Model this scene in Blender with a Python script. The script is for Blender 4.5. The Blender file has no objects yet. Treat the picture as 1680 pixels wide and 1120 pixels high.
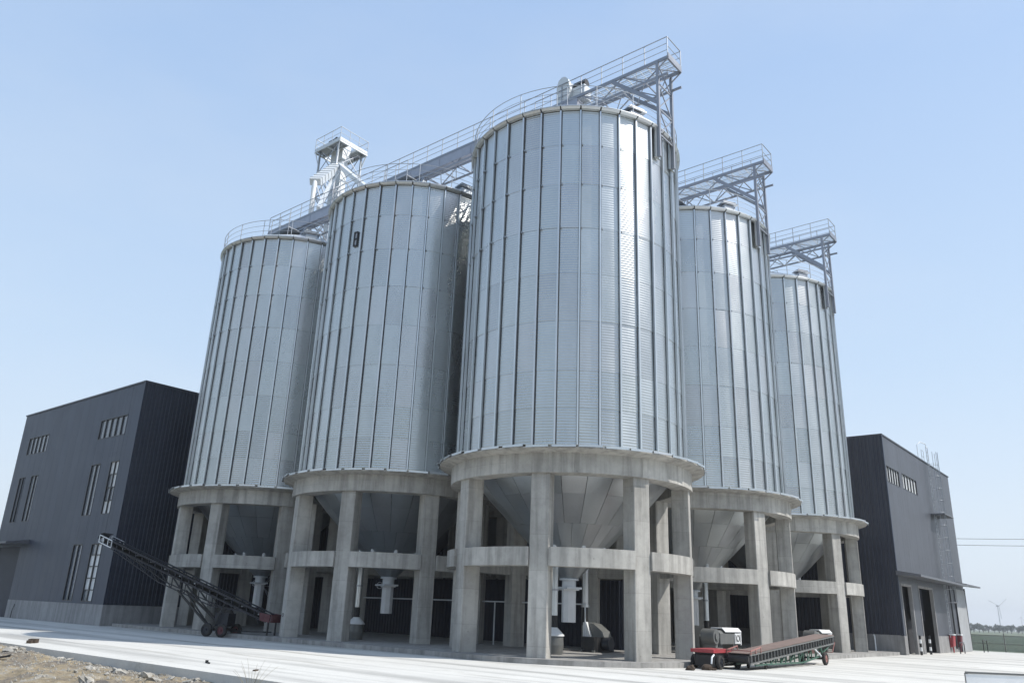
import bpy, bmesh, math, random
from mathutils import Vector, Matrix
random.seed(11)
sc = bpy.context.scene
col = sc.collection
rad = math.radians

# ------------------------------------------------------------------ camera
PITCH, ROLL, CAMZ = rad(18.7495), rad(2.2475), 1.598
cam_d = bpy.data.cameras.new('camera')
cam_d.sensor_width = 36.0
cam_d.lens = 1298.0 / 1680.0 * 36.0
cam_d.clip_start, cam_d.clip_end = 0.1, 9000
cam = bpy.data.objects.new('camera', cam_d)
col.objects.link(cam)
cp, sp_, cr, sr = math.cos(PITCH), math.sin(PITCH), math.cos(ROLL), math.sin(ROLL)
F = Vector((0, cp, sp_)); U0 = Vector((0, -sp_, cp)); R0 = Vector((1, 0, 0))
RR = R0 * cr + U0 * sr
UU = U0 * cr - R0 * sr
cam.matrix_world = Matrix(((RR.x, UU.x, -F.x, 0), (RR.y, UU.y, -F.y, 0), (RR.z, UU.z, -F.z, CAMZ), (0, 0, 0, 1)))
sc.camera = cam

# ------------------------------------------------------------------ sky and sun
SUN_EL = rad(50)
SX, SY = 0.976, -0.217
world = bpy.data.worlds.new('World')
sc.world = world
world.use_nodes = True
wn, wl = world.node_tree.nodes, world.node_tree.links
sky = wn.new('ShaderNodeTexSky')
sky.sky_type = 'NISHITA'
sky.sun_disc = False
sky.sun_elevation = SUN_EL
sky.sun_rotation = math.atan2(SX, SY)
sky.altitude = 0
sky.air_density = 1.0
sky.dust_density = 2.2
sky.ozone_density = 1.6
bg = wn['Background']
bg.inputs['Strength'].default_value = 0.15
# thin summer haze veiling the clear sky, thicker towards the horizon all round
geo = wn.new('ShaderNodeTexCoord')
sep = wn.new('ShaderNodeSeparateXYZ'); wl.new(geo.outputs['Generated'], sep.inputs[0])
veil = wn.new('ShaderNodeValToRGB'); wl.new(sep.outputs['Z'], veil.inputs[0])
for e, (p_, c_) in zip(veil.color_ramp.elements, ((0.0, (0.78, 0.86, 0.93)), (0.75, (0.385, 0.58, 0.915)))):
    e.position, e.color = p_, (*c_, 1)
e = veil.color_ramp.elements.new(0.28); e.color = (0.58, 0.74, 0.935, 1)
gain = wn.new('ShaderNodeVectorMath'); gain.operation = 'SCALE'; gain.inputs['Scale'].default_value = 6.5
wisp = wn.new('ShaderNodeTexNoise'); wisp.inputs['Scale'].default_value = 2.2; wisp.inputs['Detail'].default_value = 6
wmap = wn.new('ShaderNodeMapping'); wmap.inputs['Scale'].default_value = (1, 1, 2.6)
wl.new(geo.outputs['Generated'], wmap.inputs[0]); wl.new(wmap.outputs[0], wisp.inputs['Vector'])
wamt = wn.new('ShaderNodeMapRange'); wl.new(wisp.outputs[0], wamt.inputs[0])
for k_, v_ in ((1, 0.42), (2, 0.75), (3, 0.0), (4, 0.28)): wamt.inputs[k_].default_value = v_
wcol = wn.new('ShaderNodeMix'); wcol.data_type = 'RGBA'; wcol.inputs[7].default_value = (0.80, 0.87, 0.94, 1)
wl.new(wamt.outputs[0], wcol.inputs[0]); wl.new(veil.outputs[0], wcol.inputs[6])
wl.new(wcol.outputs[2], gain.inputs[0])
thick = wn.new('ShaderNodeMapRange'); wl.new(sep.outputs['Z'], thick.inputs[0])
for k_, v_ in ((1, 0.0), (2, 0.8), (3, 0.9), (4, 0.72)): thick.inputs[k_].default_value = v_
vm = wn.new('ShaderNodeMix'); vm.data_type = 'RGBA'
wl.new(thick.outputs[0], vm.inputs[0]); wl.new(sky.outputs[0], vm.inputs[6]); wl.new(gain.outputs[0], vm.inputs[7])
wl.new(vm.outputs[2], bg.inputs['Color'])
sun_d = bpy.data.lights.new('sun', 'SUN')
sun_d.energy = 4.4
sun_d.angle = rad(0.53)
sun_d.color = (1.0, 0.955, 0.89)
sun = bpy.data.objects.new('sun', sun_d)
col.objects.link(sun)
sv = Vector((SX * math.cos(SUN_EL), SY * math.cos(SUN_EL), math.sin(SUN_EL)))
sun.rotation_euler = (-sv).to_track_quat('-Z', 'Y').to_euler()
sun.location = (60, -20, 80)
sc.view_settings.view_transform = 'Standard'
sc.view_settings.look = 'None'
sc.view_settings.exposure = 0.16
sc.view_settings.gamma = 1.0
sc.view_settings.use_curve_mapping = False

# ------------------------------------------------------------------ site frame: u, v, z with the corner silo at the origin
E1 = (-0.64075, -0.76775)
E2 = (0.76775, -0.64075)
MX, MY = 2.8285, 35.1886
SITE = math.atan2(E1[1], E1[0])
GZ = -0.15
def site(u, v, z=0.0):
    return Vector((MX + u * E1[0] + v * E2[0], MY + u * E1[1] + v * E2[1], z))

# ------------------------------------------------------------------ helpers
class MB:
    def __init__(self):
        self.v, self.f, self.s = [], [], []
    def add(self, vs, fs, smooth=False):
        o = len(self.v)
        self.v += [tuple(p) for p in vs]
        self.f += [tuple(i + o for i in q) for q in fs]
        self.s += [smooth] * len(fs)
        return self
    def box(self, x0, x1, y0, y1, z0, z1):
        vs = [(x0, y0, z0), (x1, y0, z0), (x1, y1, z0), (x0, y1, z0), (x0, y0, z1), (x1, y0, z1), (x1, y1, z1), (x0, y1, z1)]
        return self.add(vs, [(0, 3, 2, 1), (4, 5, 6, 7), (0, 1, 5, 4), (1, 2, 6, 5), (2, 3, 7, 6), (3, 0, 4, 7)])
    def cbox(self, x0, x1, y0, y1, z0, z1, c):
        """upright box with chamfered vertical edges"""
        p = [(x0 + c, y0), (x1 - c, y0), (x1, y0 + c), (x1, y1 - c), (x1 - c, y1), (x0 + c, y1), (x0, y1 - c), (x0, y0 + c)]
        return self.prism(p, z0, z1)
    def bar(self, p0, p1, w, h, up=(0, 0, 1)):
        p0, p1, up = Vector(p0), Vector(p1), Vector(up)
        d = (p1 - p0).normalized()
        if abs(d.dot(up)) > 0.98: up = Vector((1, 0, 0))
        a = d.cross(up).normalized() * (w / 2)
        b = a.cross(d).normalized() * (h / 2)
        vs = [p + sa * a + sb * b for p in (p0, p1) for sa, sb in ((-1, -1), (1, -1), (1, 1), (-1, 1))]
        return self.add(vs, [(0, 1, 2, 3), (7, 6, 5, 4), (0, 4, 5, 1), (1, 5, 6, 2), (2, 6, 7, 3), (3, 7, 4, 0)])
    def tube(self, pts, r, n=6, closed=False, caps=True):
        pts = [Vector(p) for p in pts]
        m = len(pts); rings = []
        prev = None
        for i, p in enumerate(pts):
            if closed: d = (pts[(i + 1) % m] - pts[i - 1])
            else: d = pts[min(i + 1, m - 1)] - pts[max(i - 1, 0)]
            d.normalize()
            up = Vector((0, 0, 1)) if abs(d.z) < 0.95 else Vector((1, 0, 0))
            a = d.cross(up).normalized(); b = a.cross(d)
            rr = r[i] if isinstance(r, (list, tuple)) else r
            rings.append([p + (a * math.cos(2 * math.pi * k / n) + b * math.sin(2 * math.pi * k / n)) * rr for k in range(n)])
        vs = [q for g in rings for q in g]
        fs = []
        for i in range(m if closed else m - 1):
            j = (i + 1) % m
            for k in range(n):
                l = (k + 1) % n
                fs.append((i * n + k, i * n + l, j * n + l, j * n + k))
        self.add(vs, fs, True)
        if caps and not closed:
            self.add(rings[0], [tuple(range(n))]); self.add(rings[-1], [tuple(reversed(range(n)))])
        return self
    def prism(self, poly, z0, z1):
        n = len(poly)
        vs = [(x, y, z0) for x, y in poly] + [(x, y, z1) for x, y in poly]
        return self.add(vs, [tuple(reversed(range(n))), tuple(range(n, 2 * n))] + [(i, (i + 1) % n, n + (i + 1) % n, n + i) for i in range(n)])
    def extr(self, poly, axis, t0, t1):
        """closed outline in a vertical plane, extruded along 'x' or 'y'"""
        n = len(poly)
        g = (lambda a, b, t: (t, a, b)) if axis == 'x' else (lambda a, b, t: (a, t, b))
        vs = [g(a, b, t0) for a, b in poly] + [g(a, b, t1) for a, b in poly]
        return self.add(vs, [tuple(reversed(range(n))), tuple(range(n, 2 * n))] + [(i, (i + 1) % n, n + (i + 1) % n, n + i) for i in range(n)])
    def lathe(self, prof, n=36, a0=0.0, a1=360.0, cap=False):
        """profile of (r, z) turned about z; each profile step gets its own vertices"""
        full = abs(a1 - a0 - 360) < 1e-6
        m = n if full else n + 1
        cs = [(math.cos(rad(a0 + (a1 - a0) * k / n)), math.sin(rad(a0 + (a1 - a0) * k / n))) for k in range(m)]
        for (r0, z0), (r1, z1) in zip(prof[:-1], prof[1:]):
            vs = [(r0 * c, r0 * s, z0) for c, s in cs] + [(r1 * c, r1 * s, z1) for c, s in cs]
            fs = [(k, (k + 1) % m, m + (k + 1) % m, m + k) for k in range(m if full else m - 1)]
            self.add(vs, fs, True)
        if cap and not full:
            for k in (0, m - 1):
                c, s = cs[k]
                self.add([(r * c, r * s, z) for r, z in prof[:-1]], [tuple(range(len(prof) - 1))])
        return self
    def arc(self, a0, a1, ri, ro, z0, z1, n=4, rot=None, rit=None):
        """curved piece; rot / rit are the radii at the top when they differ"""
        rot = ro if rot is None else rot
        rit = ri if rit is None else rit
        return self.lathe([(ri, z0), (ro, z0), (rot, z1), (rit, z1), (ri, z0)], n, a0, a1, True)
    def mesh(self, name):
        me = bpy.data.meshes.new(name)
        me.from_pydata(self.v, [], self.f)
        if any(self.s): me.polygons.foreach_set('use_smooth', self.s)
        me.validate(); me.update()
        return me
    def build(self, name, m, parent=None, loc=(0, 0, 0), rot=(0, 0, 0)):
        return inst(self.mesh(name), name, m, parent, loc, rot)

def inst(me, name, m=None, parent=None, loc=(0, 0, 0), rot=(0, 0, 0)):
    if m is not None and not me.materials: me.materials.append(m)
    o = bpy.data.objects.new(name, me)
    o.location, o.rotation_euler = loc, rot
    if parent is not None: o.parent = parent
    col.objects.link(o)
    return o
def tag(o, label=None, cat=None, group=None, kind=None):
    if label: o['label'] = label
    if cat: o['category'] = cat
    if group: o['group'] = group
    if kind: o['kind'] = kind
    return o
def thing(name, label, cat, u, v, z=0.0, rot=0.0, group=None):
    o = bpy.data.objects.new(name, None)
    o.empty_display_size = 0.3
    o.location = site(u, v, z); o.rotation_euler = (0, 0, SITE + rot)
    col.objects.link(o)
    return tag(o, label, cat, group)
def solo(mb, name, m, label, cat, u, v, z=0.0, rot=0.0, group=None, kind=None):
    return tag(mb.build(name, m, None, site(u, v, z), (0, 0, SITE + rot)), label, cat, group, kind)
def struct(mb, name, m, u=0, v=0, z=0):
    return tag(mb.build(name, m, None, site(u, v, z), (0, 0, SITE)), kind='structure')
def copy_tree(o, parent=None):
    c = o.copy(); col.objects.link(c)
    if parent is not None: c.parent = parent
    for ch in list(o.children): copy_tree(ch, c)
    return c

# ------------------------------------------------------------------ materials
class NT:
    def __init__(self, name):
        self.m = bpy.data.materials.new(name); self.m.use_nodes = True
        self.t = self.m.node_tree; self.n = self.t.nodes
        self.b = self.n['Principled BSDF']
    def node(self, kind, ins=None, **kw):
        x = self.n.new('ShaderNode' + kind)
        for k, v in kw.items(): setattr(x, k, v)
        for k, v in (ins or {}).items(): self.set(x.inputs[k], v)
        return x
    def set(self, sock, v):
        if isinstance(v, bpy.types.NodeSocket): self.t.links.new(v, sock)
        elif isinstance(v, bpy.types.Node): self.t.links.new(v.outputs[0], sock)
        else: sock.default_value = v
    def bsdf(self, **kw):
        for k, v in kw.items(): self.set(self.b.inputs[k.replace('_', ' ')], v)
    def noise(self, vec, scale, detail=4, rough=0.55, stretch=None):
        if stretch is not None:
            vec = self.node('Mapping', {'Vector': vec, 'Scale': stretch})
        return self.node('TexNoise', {'Vector': vec, 'Scale': scale, 'Detail': detail, 'Roughness': rough}).outputs[0]
    def ramp(self, fac, stops):
        r = self.node('ValToRGB', {'Fac': fac})
        e = r.color_ramp.elements
        while len(e) < len(stops): e.new(0.5)
        for i, (p, c) in enumerate(stops):
            e[i].position = p
            e[i].color = (c, c, c, 1) if not isinstance(c, tuple) else (*c, 1)
        return r.outputs[0]
    def mul(self, a, b, fac=1.0):
        x = self.node('Mix', data_type='RGBA', blend_type='MULTIPLY')
        self.set(x.inputs[0], fac); self.set(x.inputs[6], a); self.set(x.inputs[7], b)
        return x.outputs[2]
    def mix(self, fac, a, b):
        x = self.node('Mix', data_type='RGBA')
        self.set(x.inputs[0], fac); self.set(x.inputs[6], a); self.set(x.inputs[7], b)
        return x.outputs[2]
    def math(self, op, a, b=0.0):
        x = self.node('Math', operation=op); self.set(x.inputs[0], a); self.set(x.inputs[1], b)
        return x.outputs[0]
    def bump(self, h, dist, strength=1.0, normal=None):
        x = self.node('Bump', {'Height': h, 'Distance': dist, 'Strength': strength})
        if normal is not None: self.set(x.inputs['Normal'], normal)
        return x.outputs[0]
def c4(c): return (*c, 1.0)

def galvanised(name, base, rough, metal=0.9, corrugated=0.0, tint=0.12):
    k = NT(name)
    pos = k.node('NewGeometry').outputs['Position']
    oc = k.node('TexCoord').outputs['Object']
    rnd = k.node('ObjectInfo').outputs['Random']
    blot = k.noise(pos, 0.9, 5, 0.6, (1, 1, 0.35))
    fine = k.noise(pos, 14, 3, 0.6)
    sheet = k.ramp(rnd, [(0.0, 1 - tint), (0.35, 1 - tint * 0.35), (0.7, 1.0), (1.0, 1 - tint * 0.6)])
    warm = k.ramp(k.math('FRACT', k.math('MULTIPLY', rnd, 7.31)), [(0, (1, 0.985, 0.985)), (0.5, (0.97, 0.99, 1)), (1, (0.985, 1, 0.99))])
    cc = k.mul(k.mul(c4(base), sheet), warm)
    cc = k.mul(cc, k.ramp(blot, [(0.3, 0.86), (0.7, 1.0)]))
    cc = k.mul(cc, k.ramp(fine, [(0.3, 0.95), (0.7, 1.0)]))
    rr = k.math('ADD', k.math('MULTIPLY', blot, 0.16), k.math('ADD', rough - 0.1, k.math('MULTIPLY', rnd, 0.05)))
    k.bsdf(Base_Color=cc, Metallic=metal, Roughness=rr)
    nrm = k.bump(k.noise(pos, 1.3, 2, 0.5, (1, 1, 0.5)), 0.02, 0.22)
    if corrugated:
        z = k.node('SeparateXYZ', {'Vector': oc}).outputs['Z']
        wave = k.math('SINE', k.math('MULTIPLY', z, 2 * math.pi / 0.114))
        nrm = k.bump(wave, corrugated, 1.0, nrm)
    k.bsdf(Normal=nrm)
    return k.m

def concrete(name, base, var=0.3, streak=0.4, rough=0.85, lifts=0):
    k = NT(name)
    pos = k.node('NewGeometry').outputs['Position']
    rnd = k.node('ObjectInfo').outputs['Random']
    big = k.noise(pos, 0.55, 5, 0.6)
    mid = k.noise(pos, 3.2, 6, 0.65)
    run = k.noise(pos, 3.0, 4, 0.6, (1, 1, 0.07))
    pit = k.noise(pos, 40, 3, 0.6)
    cc = k.mul(c4(base), k.ramp(big, [(0.3, 1 - var), (0.65, 1.0)]))
    cc = k.mul(cc, k.ramp(mid, [(0.25, 1 - var * 0.8), (0.6, 1.0)]))
    cc = k.mul(cc, k.ramp(run, [(0.38, 1 - streak), (0.56, 1.0)]))
    cc = k.mul(cc, k.ramp(pit, [(0.28, 0.8), (0.42, 1.0)]))
    cc = k.mul(cc, k.ramp(rnd, [(0, 0.86), (1, 1.0)]))
    if lifts:
        z = k.node('SeparateXYZ', {'Vector': pos}).outputs['Z']
        zz = k.math('ADD', k.math('MULTIPLY', z, 1 / lifts), k.math('ADD', rnd, k.math('MULTIPLY', mid, 0.02)))
        fr = k.math('FRACT', zz)
        cc = k.mul(cc, k.ramp(fr, [(0.0, 0.70), (0.016, 1.0)]))
        wn_ = k.node('TexWhiteNoise', {'W': k.math('ADD', k.math('FLOOR', zz), k.math('MULTIPLY', rnd, 37.0))}, noise_dimensions='1D')
        cc = k.mul(cc, k.ramp(wn_.outputs[0], [(0, 0.86), (1, 1.0)]))
        sp = k.node('TexVoronoi', {'Vector': pos, 'Scale': 1.9})
        cc = k.mul(cc, k.ramp(sp.outputs['Distance'], [(0.03, 0.62), (0.06, 1.0)]))
    k.bsdf(Base_Color=cc, Roughness=rough, Normal=k.bump(k.math('ADD', pit, mid), 0.012, 0.5))
    return k.m

def paint(name, base, rough=0.45, metal=0.0, var=0.18, dirt=0.0, scale=2.5):
    k = NT(name)
    pos = k.node('NewGeometry').outputs['Position']
    a = k.noise(pos, scale, 5, 0.6)
    cc = k.mul(c4(base), k.ramp(a, [(0.3, 1 - var), (0.7, 1.0)]))
    if dirt:
        cc = k.mix(k.ramp(k.noise(pos, 5, 6, 0.7), [(0.45, 0.0), (0.75, dirt)]), cc, c4((0.2, 0.17, 0.13)))
    k.bsdf(Base_Color=cc, Roughness=k.math('ADD', rough - 0.06, k.math('MULTIPLY', a, 0.14)), Metallic=metal)
    return k.m

M = {}
M['wall_sheet'] = galvanised('galvanised_corrugated_sheet', (0.60, 0.612, 0.605), 0.28, 0.92, 0.0030, 0.14)
M['rib'] = galvanised('galvanised_rib', (0.68, 0.695, 0.70), 0.30, 0.9, 0, 0.12)
M['hopper'] = galvanised('hopper_plate', (0.56, 0.59, 0.61), 0.36, 0.88, 0, 0.16)
M['roof'] = galvanised('roof_sheet', (0.72, 0.75, 0.78), 0.4, 0.7, 0, 0.08)
M['steel'] = galvanised('galvanised_steelwork', (0.45, 0.47, 0.50), 0.45, 0.75, 0, 0.1)
M['truss_steel'] = galvanised('dull_truss_steel', (0.33, 0.345, 0.385), 0.48, 0.6, 0, 0.1)
M['steel_white'] = paint('pale_steelwork', (0.66, 0.69, 0.71), 0.45, 0.2, 0.12)
M['casing'] = paint('grey_conveyor_casing', (0.37, 0.39, 0.45), 0.4, 0.4, 0.15)
M['shell'] = paint('dark_backing_and_rib_shadow', (0.06, 0.065, 0.07), 0.7)
M['concrete'] = concrete('pier_concrete', (0.53, 0.515, 0.475), 0.24, 0.3, 0.85, 1.31)
M['slab'] = concrete('slab_concrete', (0.36, 0.35, 0.33), 0.25, 0.3)
M['plinth'] = concrete('plinth_concrete', (0.33, 0.325, 0.32), 0.2, 0.25)
def cladding(name, base):
    k = NT(name)
    pos = k.node('NewGeometry').outputs['Position']
    rnd = k.node('ObjectInfo').outputs['Random']
    cc = k.mul(c4(base), k.ramp(rnd, [(0, 0.86), (1, 1.0)]))
    run = k.noise(pos, 2.2, 5, 0.65, (1, 1, 0.05))
    dust = k.noise(pos, 0.5, 6, 0.65)
    cc = k.mix(k.ramp(run, [(0.5, 0.0), (0.75, 0.12)]), cc, c4((0.13, 0.14, 0.16)))
    cc = k.mix(k.ramp(dust, [(0.45, 0.0), (0.75, 0.10)]), cc, c4((0.12, 0.125, 0.14)))
    k.bsdf(Base_Color=cc, Roughness=k.math('ADD', 0.36, k.math('MULTIPLY', dust, 0.2)), Metallic=0.1,
           Normal=k.bump(k.noise(pos, 0.9, 2, 0.5, (1, 1, 0.4)), 0.02, 0.5))
    return k.m
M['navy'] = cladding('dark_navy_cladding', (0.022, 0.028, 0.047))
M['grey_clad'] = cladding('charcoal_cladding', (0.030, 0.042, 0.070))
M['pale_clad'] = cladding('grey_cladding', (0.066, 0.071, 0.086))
M['clad_trim'] = paint('cladding_trim', (0.05, 0.055, 0.07), 0.4, 0.2, 0.1)
M['interior'] = paint('dark_interior', (0.018, 0.019, 0.024), 0.9)
M['canopy'] = paint('canopy_sheet', (0.12, 0.125, 0.14), 0.4, 0.2)
M['door'] = paint('navy_door_sheet', (0.016, 0.02, 0.034), 0.6)
M['frame'] = paint('dark_window_frame', (0.02, 0.022, 0.026), 0.4)
M['black'] = paint('black_steel', (0.010, 0.011, 0.013), 0.5, 0.1, 0.2, 0.12)
M['dark_blue'] = paint('dark_blue_steel', (0.012, 0.015, 0.023), 0.5, 0.1, 0.2, 0.08)
M['tyre'] = paint('black_rubber', (0.017, 0.017, 0.018), 0.85, 0, 0.3, 0.3)
M['red'] = paint('worn_red_paint', (0.34, 0.035, 0.045), 0.5, 0, 0.3, 0.25)
M['maroon'] = paint('worn_maroon_paint', (0.10, 0.018, 0.025), 0.6, 0, 0.3, 0.3)
M['faded_red'] = paint('faded_red_paint', (0.34, 0.16, 0.14), 0.6, 0, 0.25, 0.2)
M['green'] = paint('green_paint', (0.035, 0.11, 0.075), 0.5, 0, 0.3, 0.3)
M['belt'] = paint('brown_rubber_belt', (0.20, 0.145, 0.125), 0.75, 0, 0.25)
M['fan_grey'] = paint('grey_fan_casing', (0.15, 0.155, 0.15), 0.42, 0.2, 0.2, 0.25)
M['white'] = paint('white_paint', (0.74, 0.75, 0.75), 0.45, 0, 0.1)
M['clod'] = paint('brown_soil_lump', (0.07, 0.05, 0.035), 0.95, 0, 0.4)
M['dry'] = paint('dry_stem', (0.30, 0.27, 0.19), 0.8)
M['bark'] = paint('bark', (0.07, 0.055, 0.04), 0.9)
M['leaf'] = paint('tree_foliage', (0.05, 0.085, 0.045), 0.8, 0, 0.5, 0, 0.4)
M['turbine'] = paint('turbine_grey', (0.36, 0.38, 0.40), 0.5)
M['wire'] = paint('wire', (0.10, 0.10, 0.11), 0.6)
def glass_mat():
    k = NT('window_glass')
    rnd = k.node('ObjectInfo').outputs['Random']
    k.bsdf(Base_Color=k.ramp(rnd, [(0, (0.09, 0.105, 0.13)), (1, (0.2, 0.215, 0.235))]), Roughness=0.06, Metallic=0.0)
    k.b.inputs['Specular IOR Level'].default_value = 0.9
    return k.m
M['glass'] = glass_mat()
M['bright_pane'] = paint('painted_bright_pane', (0.62, 0.64, 0.65), 0.12, 0, 0.1)  # brightness of the light panes is put into their base colour

def pad_mat():
    k = NT('pale_yard_concrete')
    oc = k.node('TexCoord').outputs['Object']
    big = k.noise(oc, 0.12, 5, 0.6)
    mid = k.noise(oc, 1.3, 6, 0.65)
    trk = k.noise(oc, 0.5, 4, 0.55, (1.6, 0.06, 1))
    fine = k.noise(oc, 22, 4, 0.6)
    cc = k.mul(c4((0.62, 0.61, 0.57)), k.ramp(big, [(0.35, 0.90), (0.62, 1.0)]))
    cc = k.mul(cc, k.ramp(mid, [(0.3, 0.93), (0.6, 1.0)]))
    cc = k.mul(cc, k.ramp(trk, [(0.36, 0.62), (0.52, 1.0)]))
    cc = k.mul(cc, k.ramp(fine, [(0.3, 0.9), (0.55, 1.0)]))
    st_ = k.noise(oc, 0.45, 7, 0.7)
    cc = k.mul(cc, k.ramp(st_, [(0.30, (0.72, 0.70, 0.66)), (0.40, (1, 1, 1))]))
    xx = k.node('SeparateXYZ', {'Vector': k.node('Mapping', {'Vector': oc, 'Rotation': (0, 0, 0.05)})}).outputs['X']
    wob = k.math('ADD', xx, k.math('MULTIPLY', k.noise(oc, 0.07, 2), 3.0))
    tr_ = k.math('FRACT', k.math('MULTIPLY', wob, 1 / 2.3))
    tread = k.math('MULTIPLY', k.ramp(tr_, [(0.0, 0.0), (0.05, 1.0), (0.13, 1.0), (0.19, 0.0)]), k.ramp(k.noise(oc, 0.3, 4, 0.6, (1, 0.25, 1)), [(0.48, 0.0), (0.62, 1.0)]))
    cc = k.mul(cc, k.mix(tread, (1, 1, 1, 1), (0.70, 0.69, 0.67, 1)))
    k.bsdf(Base_Color=cc, Roughness=0.9, Normal=k.bump(fine, 0.01, 0.4))
    return k.m
M['pad'] = pad_mat()
def soil_mat():
    k = NT('rubble_soil')
    pos = k.node('NewGeometry').outputs['Position']
    a = k.noise(pos, 0.8, 6, 0.65); b = k.noise(pos, 6, 7, 0.7); d = k.noise(pos, 45, 4, 0.6)
    cc = k.ramp(a, [(0.34, (0.17, 0.155, 0.14)), (0.47, (0.30, 0.25, 0.18)), (0.55, (0.40, 0.32, 0.20)), (0.66, (0.46, 0.43, 0.37))])
    cc = k.mul(cc, k.ramp(b, [(0.3, 0.55), (0.6, 1.0)]))
    cc = k.mul(cc, k.ramp(d, [(0.3, 0.7), (0.6, 1.0)]))
    k.bsdf(Base_Color=cc, Roughness=0.95, Normal=k.bump(k.math('ADD', b, d), 0.05, 0.8))
    return k.m
M['soil'] = soil_mat()
M['chunk'] = concrete('broken_concrete', (0.50, 0.475, 0.42), 0.45, 0.2)
def field_mat():
    k = NT('field_green')
    pos = k.node('NewGeometry').outputs['Position']
    a = k.noise(pos, 0.02, 5, 0.6); b = k.noise(pos, 0.9, 5, 0.6)
    cc = k.ramp(a, [(0.35, (0.075, 0.10, 0.055)), (0.6, (0.13, 0.15, 0.085))])
    k.bsdf(Base_Color=k.mul(cc, k.ramp(b, [(0.3, 0.75), (0.65, 1.0)])), Roughness=0.95)
    return k.m
M['field'] = field_mat()
def screen_mat():
    k = NT('green_fence_mesh')
    tr = k.node('BsdfTransparent')
    mx = k.node('MixShader', {0: 0.5})
    k.bsdf(Base_Color=(0.22, 0.27, 0.23, 1), Roughness=0.7)
    k.t.links.new(tr.outputs[0], mx.inputs[1]); k.t.links.new(k.b.outputs[0], mx.inputs[2])
    k.t.links.new(mx.outputs[0], k.n['Material Output'].inputs['Surface'])
    return k.m
M['screen'] = screen_mat()

# ================================================================== the setting
g = MB().add([(-3000, -3000, 0), (3000, -3000, 0), (3000, 3000, 0), (-3000, 3000, 0)], [(0, 1, 2, 3)])
struct(g, 'ground', M['field'], 0, 0, -0.62)
p = MB().prism([(16.9, -75), (16.9, 70), (-52, 70), (-52, -75)], -0.6, GZ)
struct(p, 'concrete_yard', M['pad'])
poly = [(-28.3, 5.6)] + [(5.6 * math.cos(rad(a)), 5.6 * math.sin(rad(a))) for a in range(90, -1, -6)] + [(5.6, -28.4), (-28.3, -28.4)]
struct(MB().prism(list(reversed(poly)), -0.55, 0.03), 'silo_slab', M['slab'])

# earth mound along the yard edge, in front of the camera
def hash2(i, j, s=0):
    x = math.sin(i * 127.1 + j * 311.7 + s * 74.7) * 43758.5453
    return x - math.floor(x)
def vnoise(x, y, s=0):
    i, j = math.floor(x), math.floor(y); fx, fy = x - i, y - j
    fx, fy = fx * fx * (3 - 2 * fx), fy * fy * (3 - 2 * fy)
    a = hash2(i, j, s) * (1 - fx) + hash2(i + 1, j, s) * fx
    b = hash2(i, j + 1, s) * (1 - fx) + hash2(i + 1, j + 1, s) * fx
    return a * (1 - fy) + b * fy
def soil_z(u, v):
    base = -0.40
    e = min(1.0, max(0.0, (u - 16.93) / 0.9))
    hump = 0.50 * math.exp(-((v + 13.5) / 6.0) ** 2) * math.exp(-((u - 18.6) / 1.7) ** 2)
    hump += 0.16 * math.exp(-((v + 1) / 6.0) ** 2) * math.exp(-((u - 18.8) / 1.2) ** 2)
    n = (vnoise(u * 0.9, v * 0.9) - 0.4) * 0.16 + (vnoise(u * 2.7, v * 2.7, 1) - 0.5) * 0.10 + (vnoise(u * 7, v * 7, 2) - 0.5) * 0.05
    return base + hump * (0.25 + 0.75 * e) + n * (0.4 + 0.6 * e)
sm = MB(); vs = []; fs = []
us = [16.905 + 0.0] + [16.95 + 0.11 * k for k in range(90)] + [27.5, 29, 31, 35, 42, 60]
vv = [-60, -50, -40, -33, -28] + [-25 + 0.125 * k for k in range(300)] + [14, 18, 24, 32, 45, 70]
for u in us:
    for v in vv: vs.append((u, v, soil_z(u, v)))
nv = len(vv)
for i in range(len(us) - 1):
    for j in range(nv - 1): fs.append((i * nv + j, (i + 1) * nv + j, (i + 1) * nv + j + 1, i * nv + j + 1))
sm.add(vs, fs)
struct(sm, 'earth', M['soil'])

# ================================================================== silos
EAVE, WB = 22.85, 7.64
ROWS = [7.64, 9.2, 10.75, 12.85, 14.95, 17.05, 19.15, 21.1, 22.85]
PK_R, PK_Z = 0.55, 25.3
HROWS = [(4.5, 7.22), (3.5, 6.1), (2.45, 5.05), (1.4, 4.0), (0.36, 2.95)]

me_panel = []
for z0, z1 in zip(ROWS[:-1], ROWS[1:]):
    b = MB().arc(0.15, 9.85, 4.985, 5.012, z0 + 0.0015, z1 - 0.0015, 3, 5.003, 4.975)
    me = b.mesh('wall_panel'); me.materials.append(M['wall_sheet']); me_panel.append(me)
b = MB()
b.box(5.005, 5.12, -0.034, 0.034, 7.62, EAVE - 0.02)
me_rib = b.mesh('stiffener'); me_rib.materials.append(M['rib'])
b = MB().box(5.0, 5.024, 0.036, 0.072, 7.62, EAVE).box(5.0, 5.024, -0.046, -0.036, 7.62, EAVE)  # dark strips standing in for the shadow gap beside each rib
me_rib_shadow = b.mesh('rib_shadow_strip'); me_rib_shadow.materials.append(M['shell'])
def me_of(mb, name, m):
    me = mb.mesh(name); me.materials.append(m); return me
me_hop = []
for (r0, z0), (r1, z1) in zip(HROWS[:-1], HROWS[1:]):
    b = MB().lathe([(r1 - 0.04, z1 + 0.006), (r1, z1 + 0.003), (r0, z0 - 0.003), (r0 - 0.04, z0 - 0.006), (r1 - 0.04, z1 + 0.006)], 3, 0.16, 14.84, True)
    me_hop.append(me_of(b, 'hopper_plate', M['hopper']))
b = MB().cbox(4.42, 5.14, -0.37, 0.37, 0.03, 6.63, 0.025)
me_pier = me_of(b, 'pier', M['concrete'])
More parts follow.
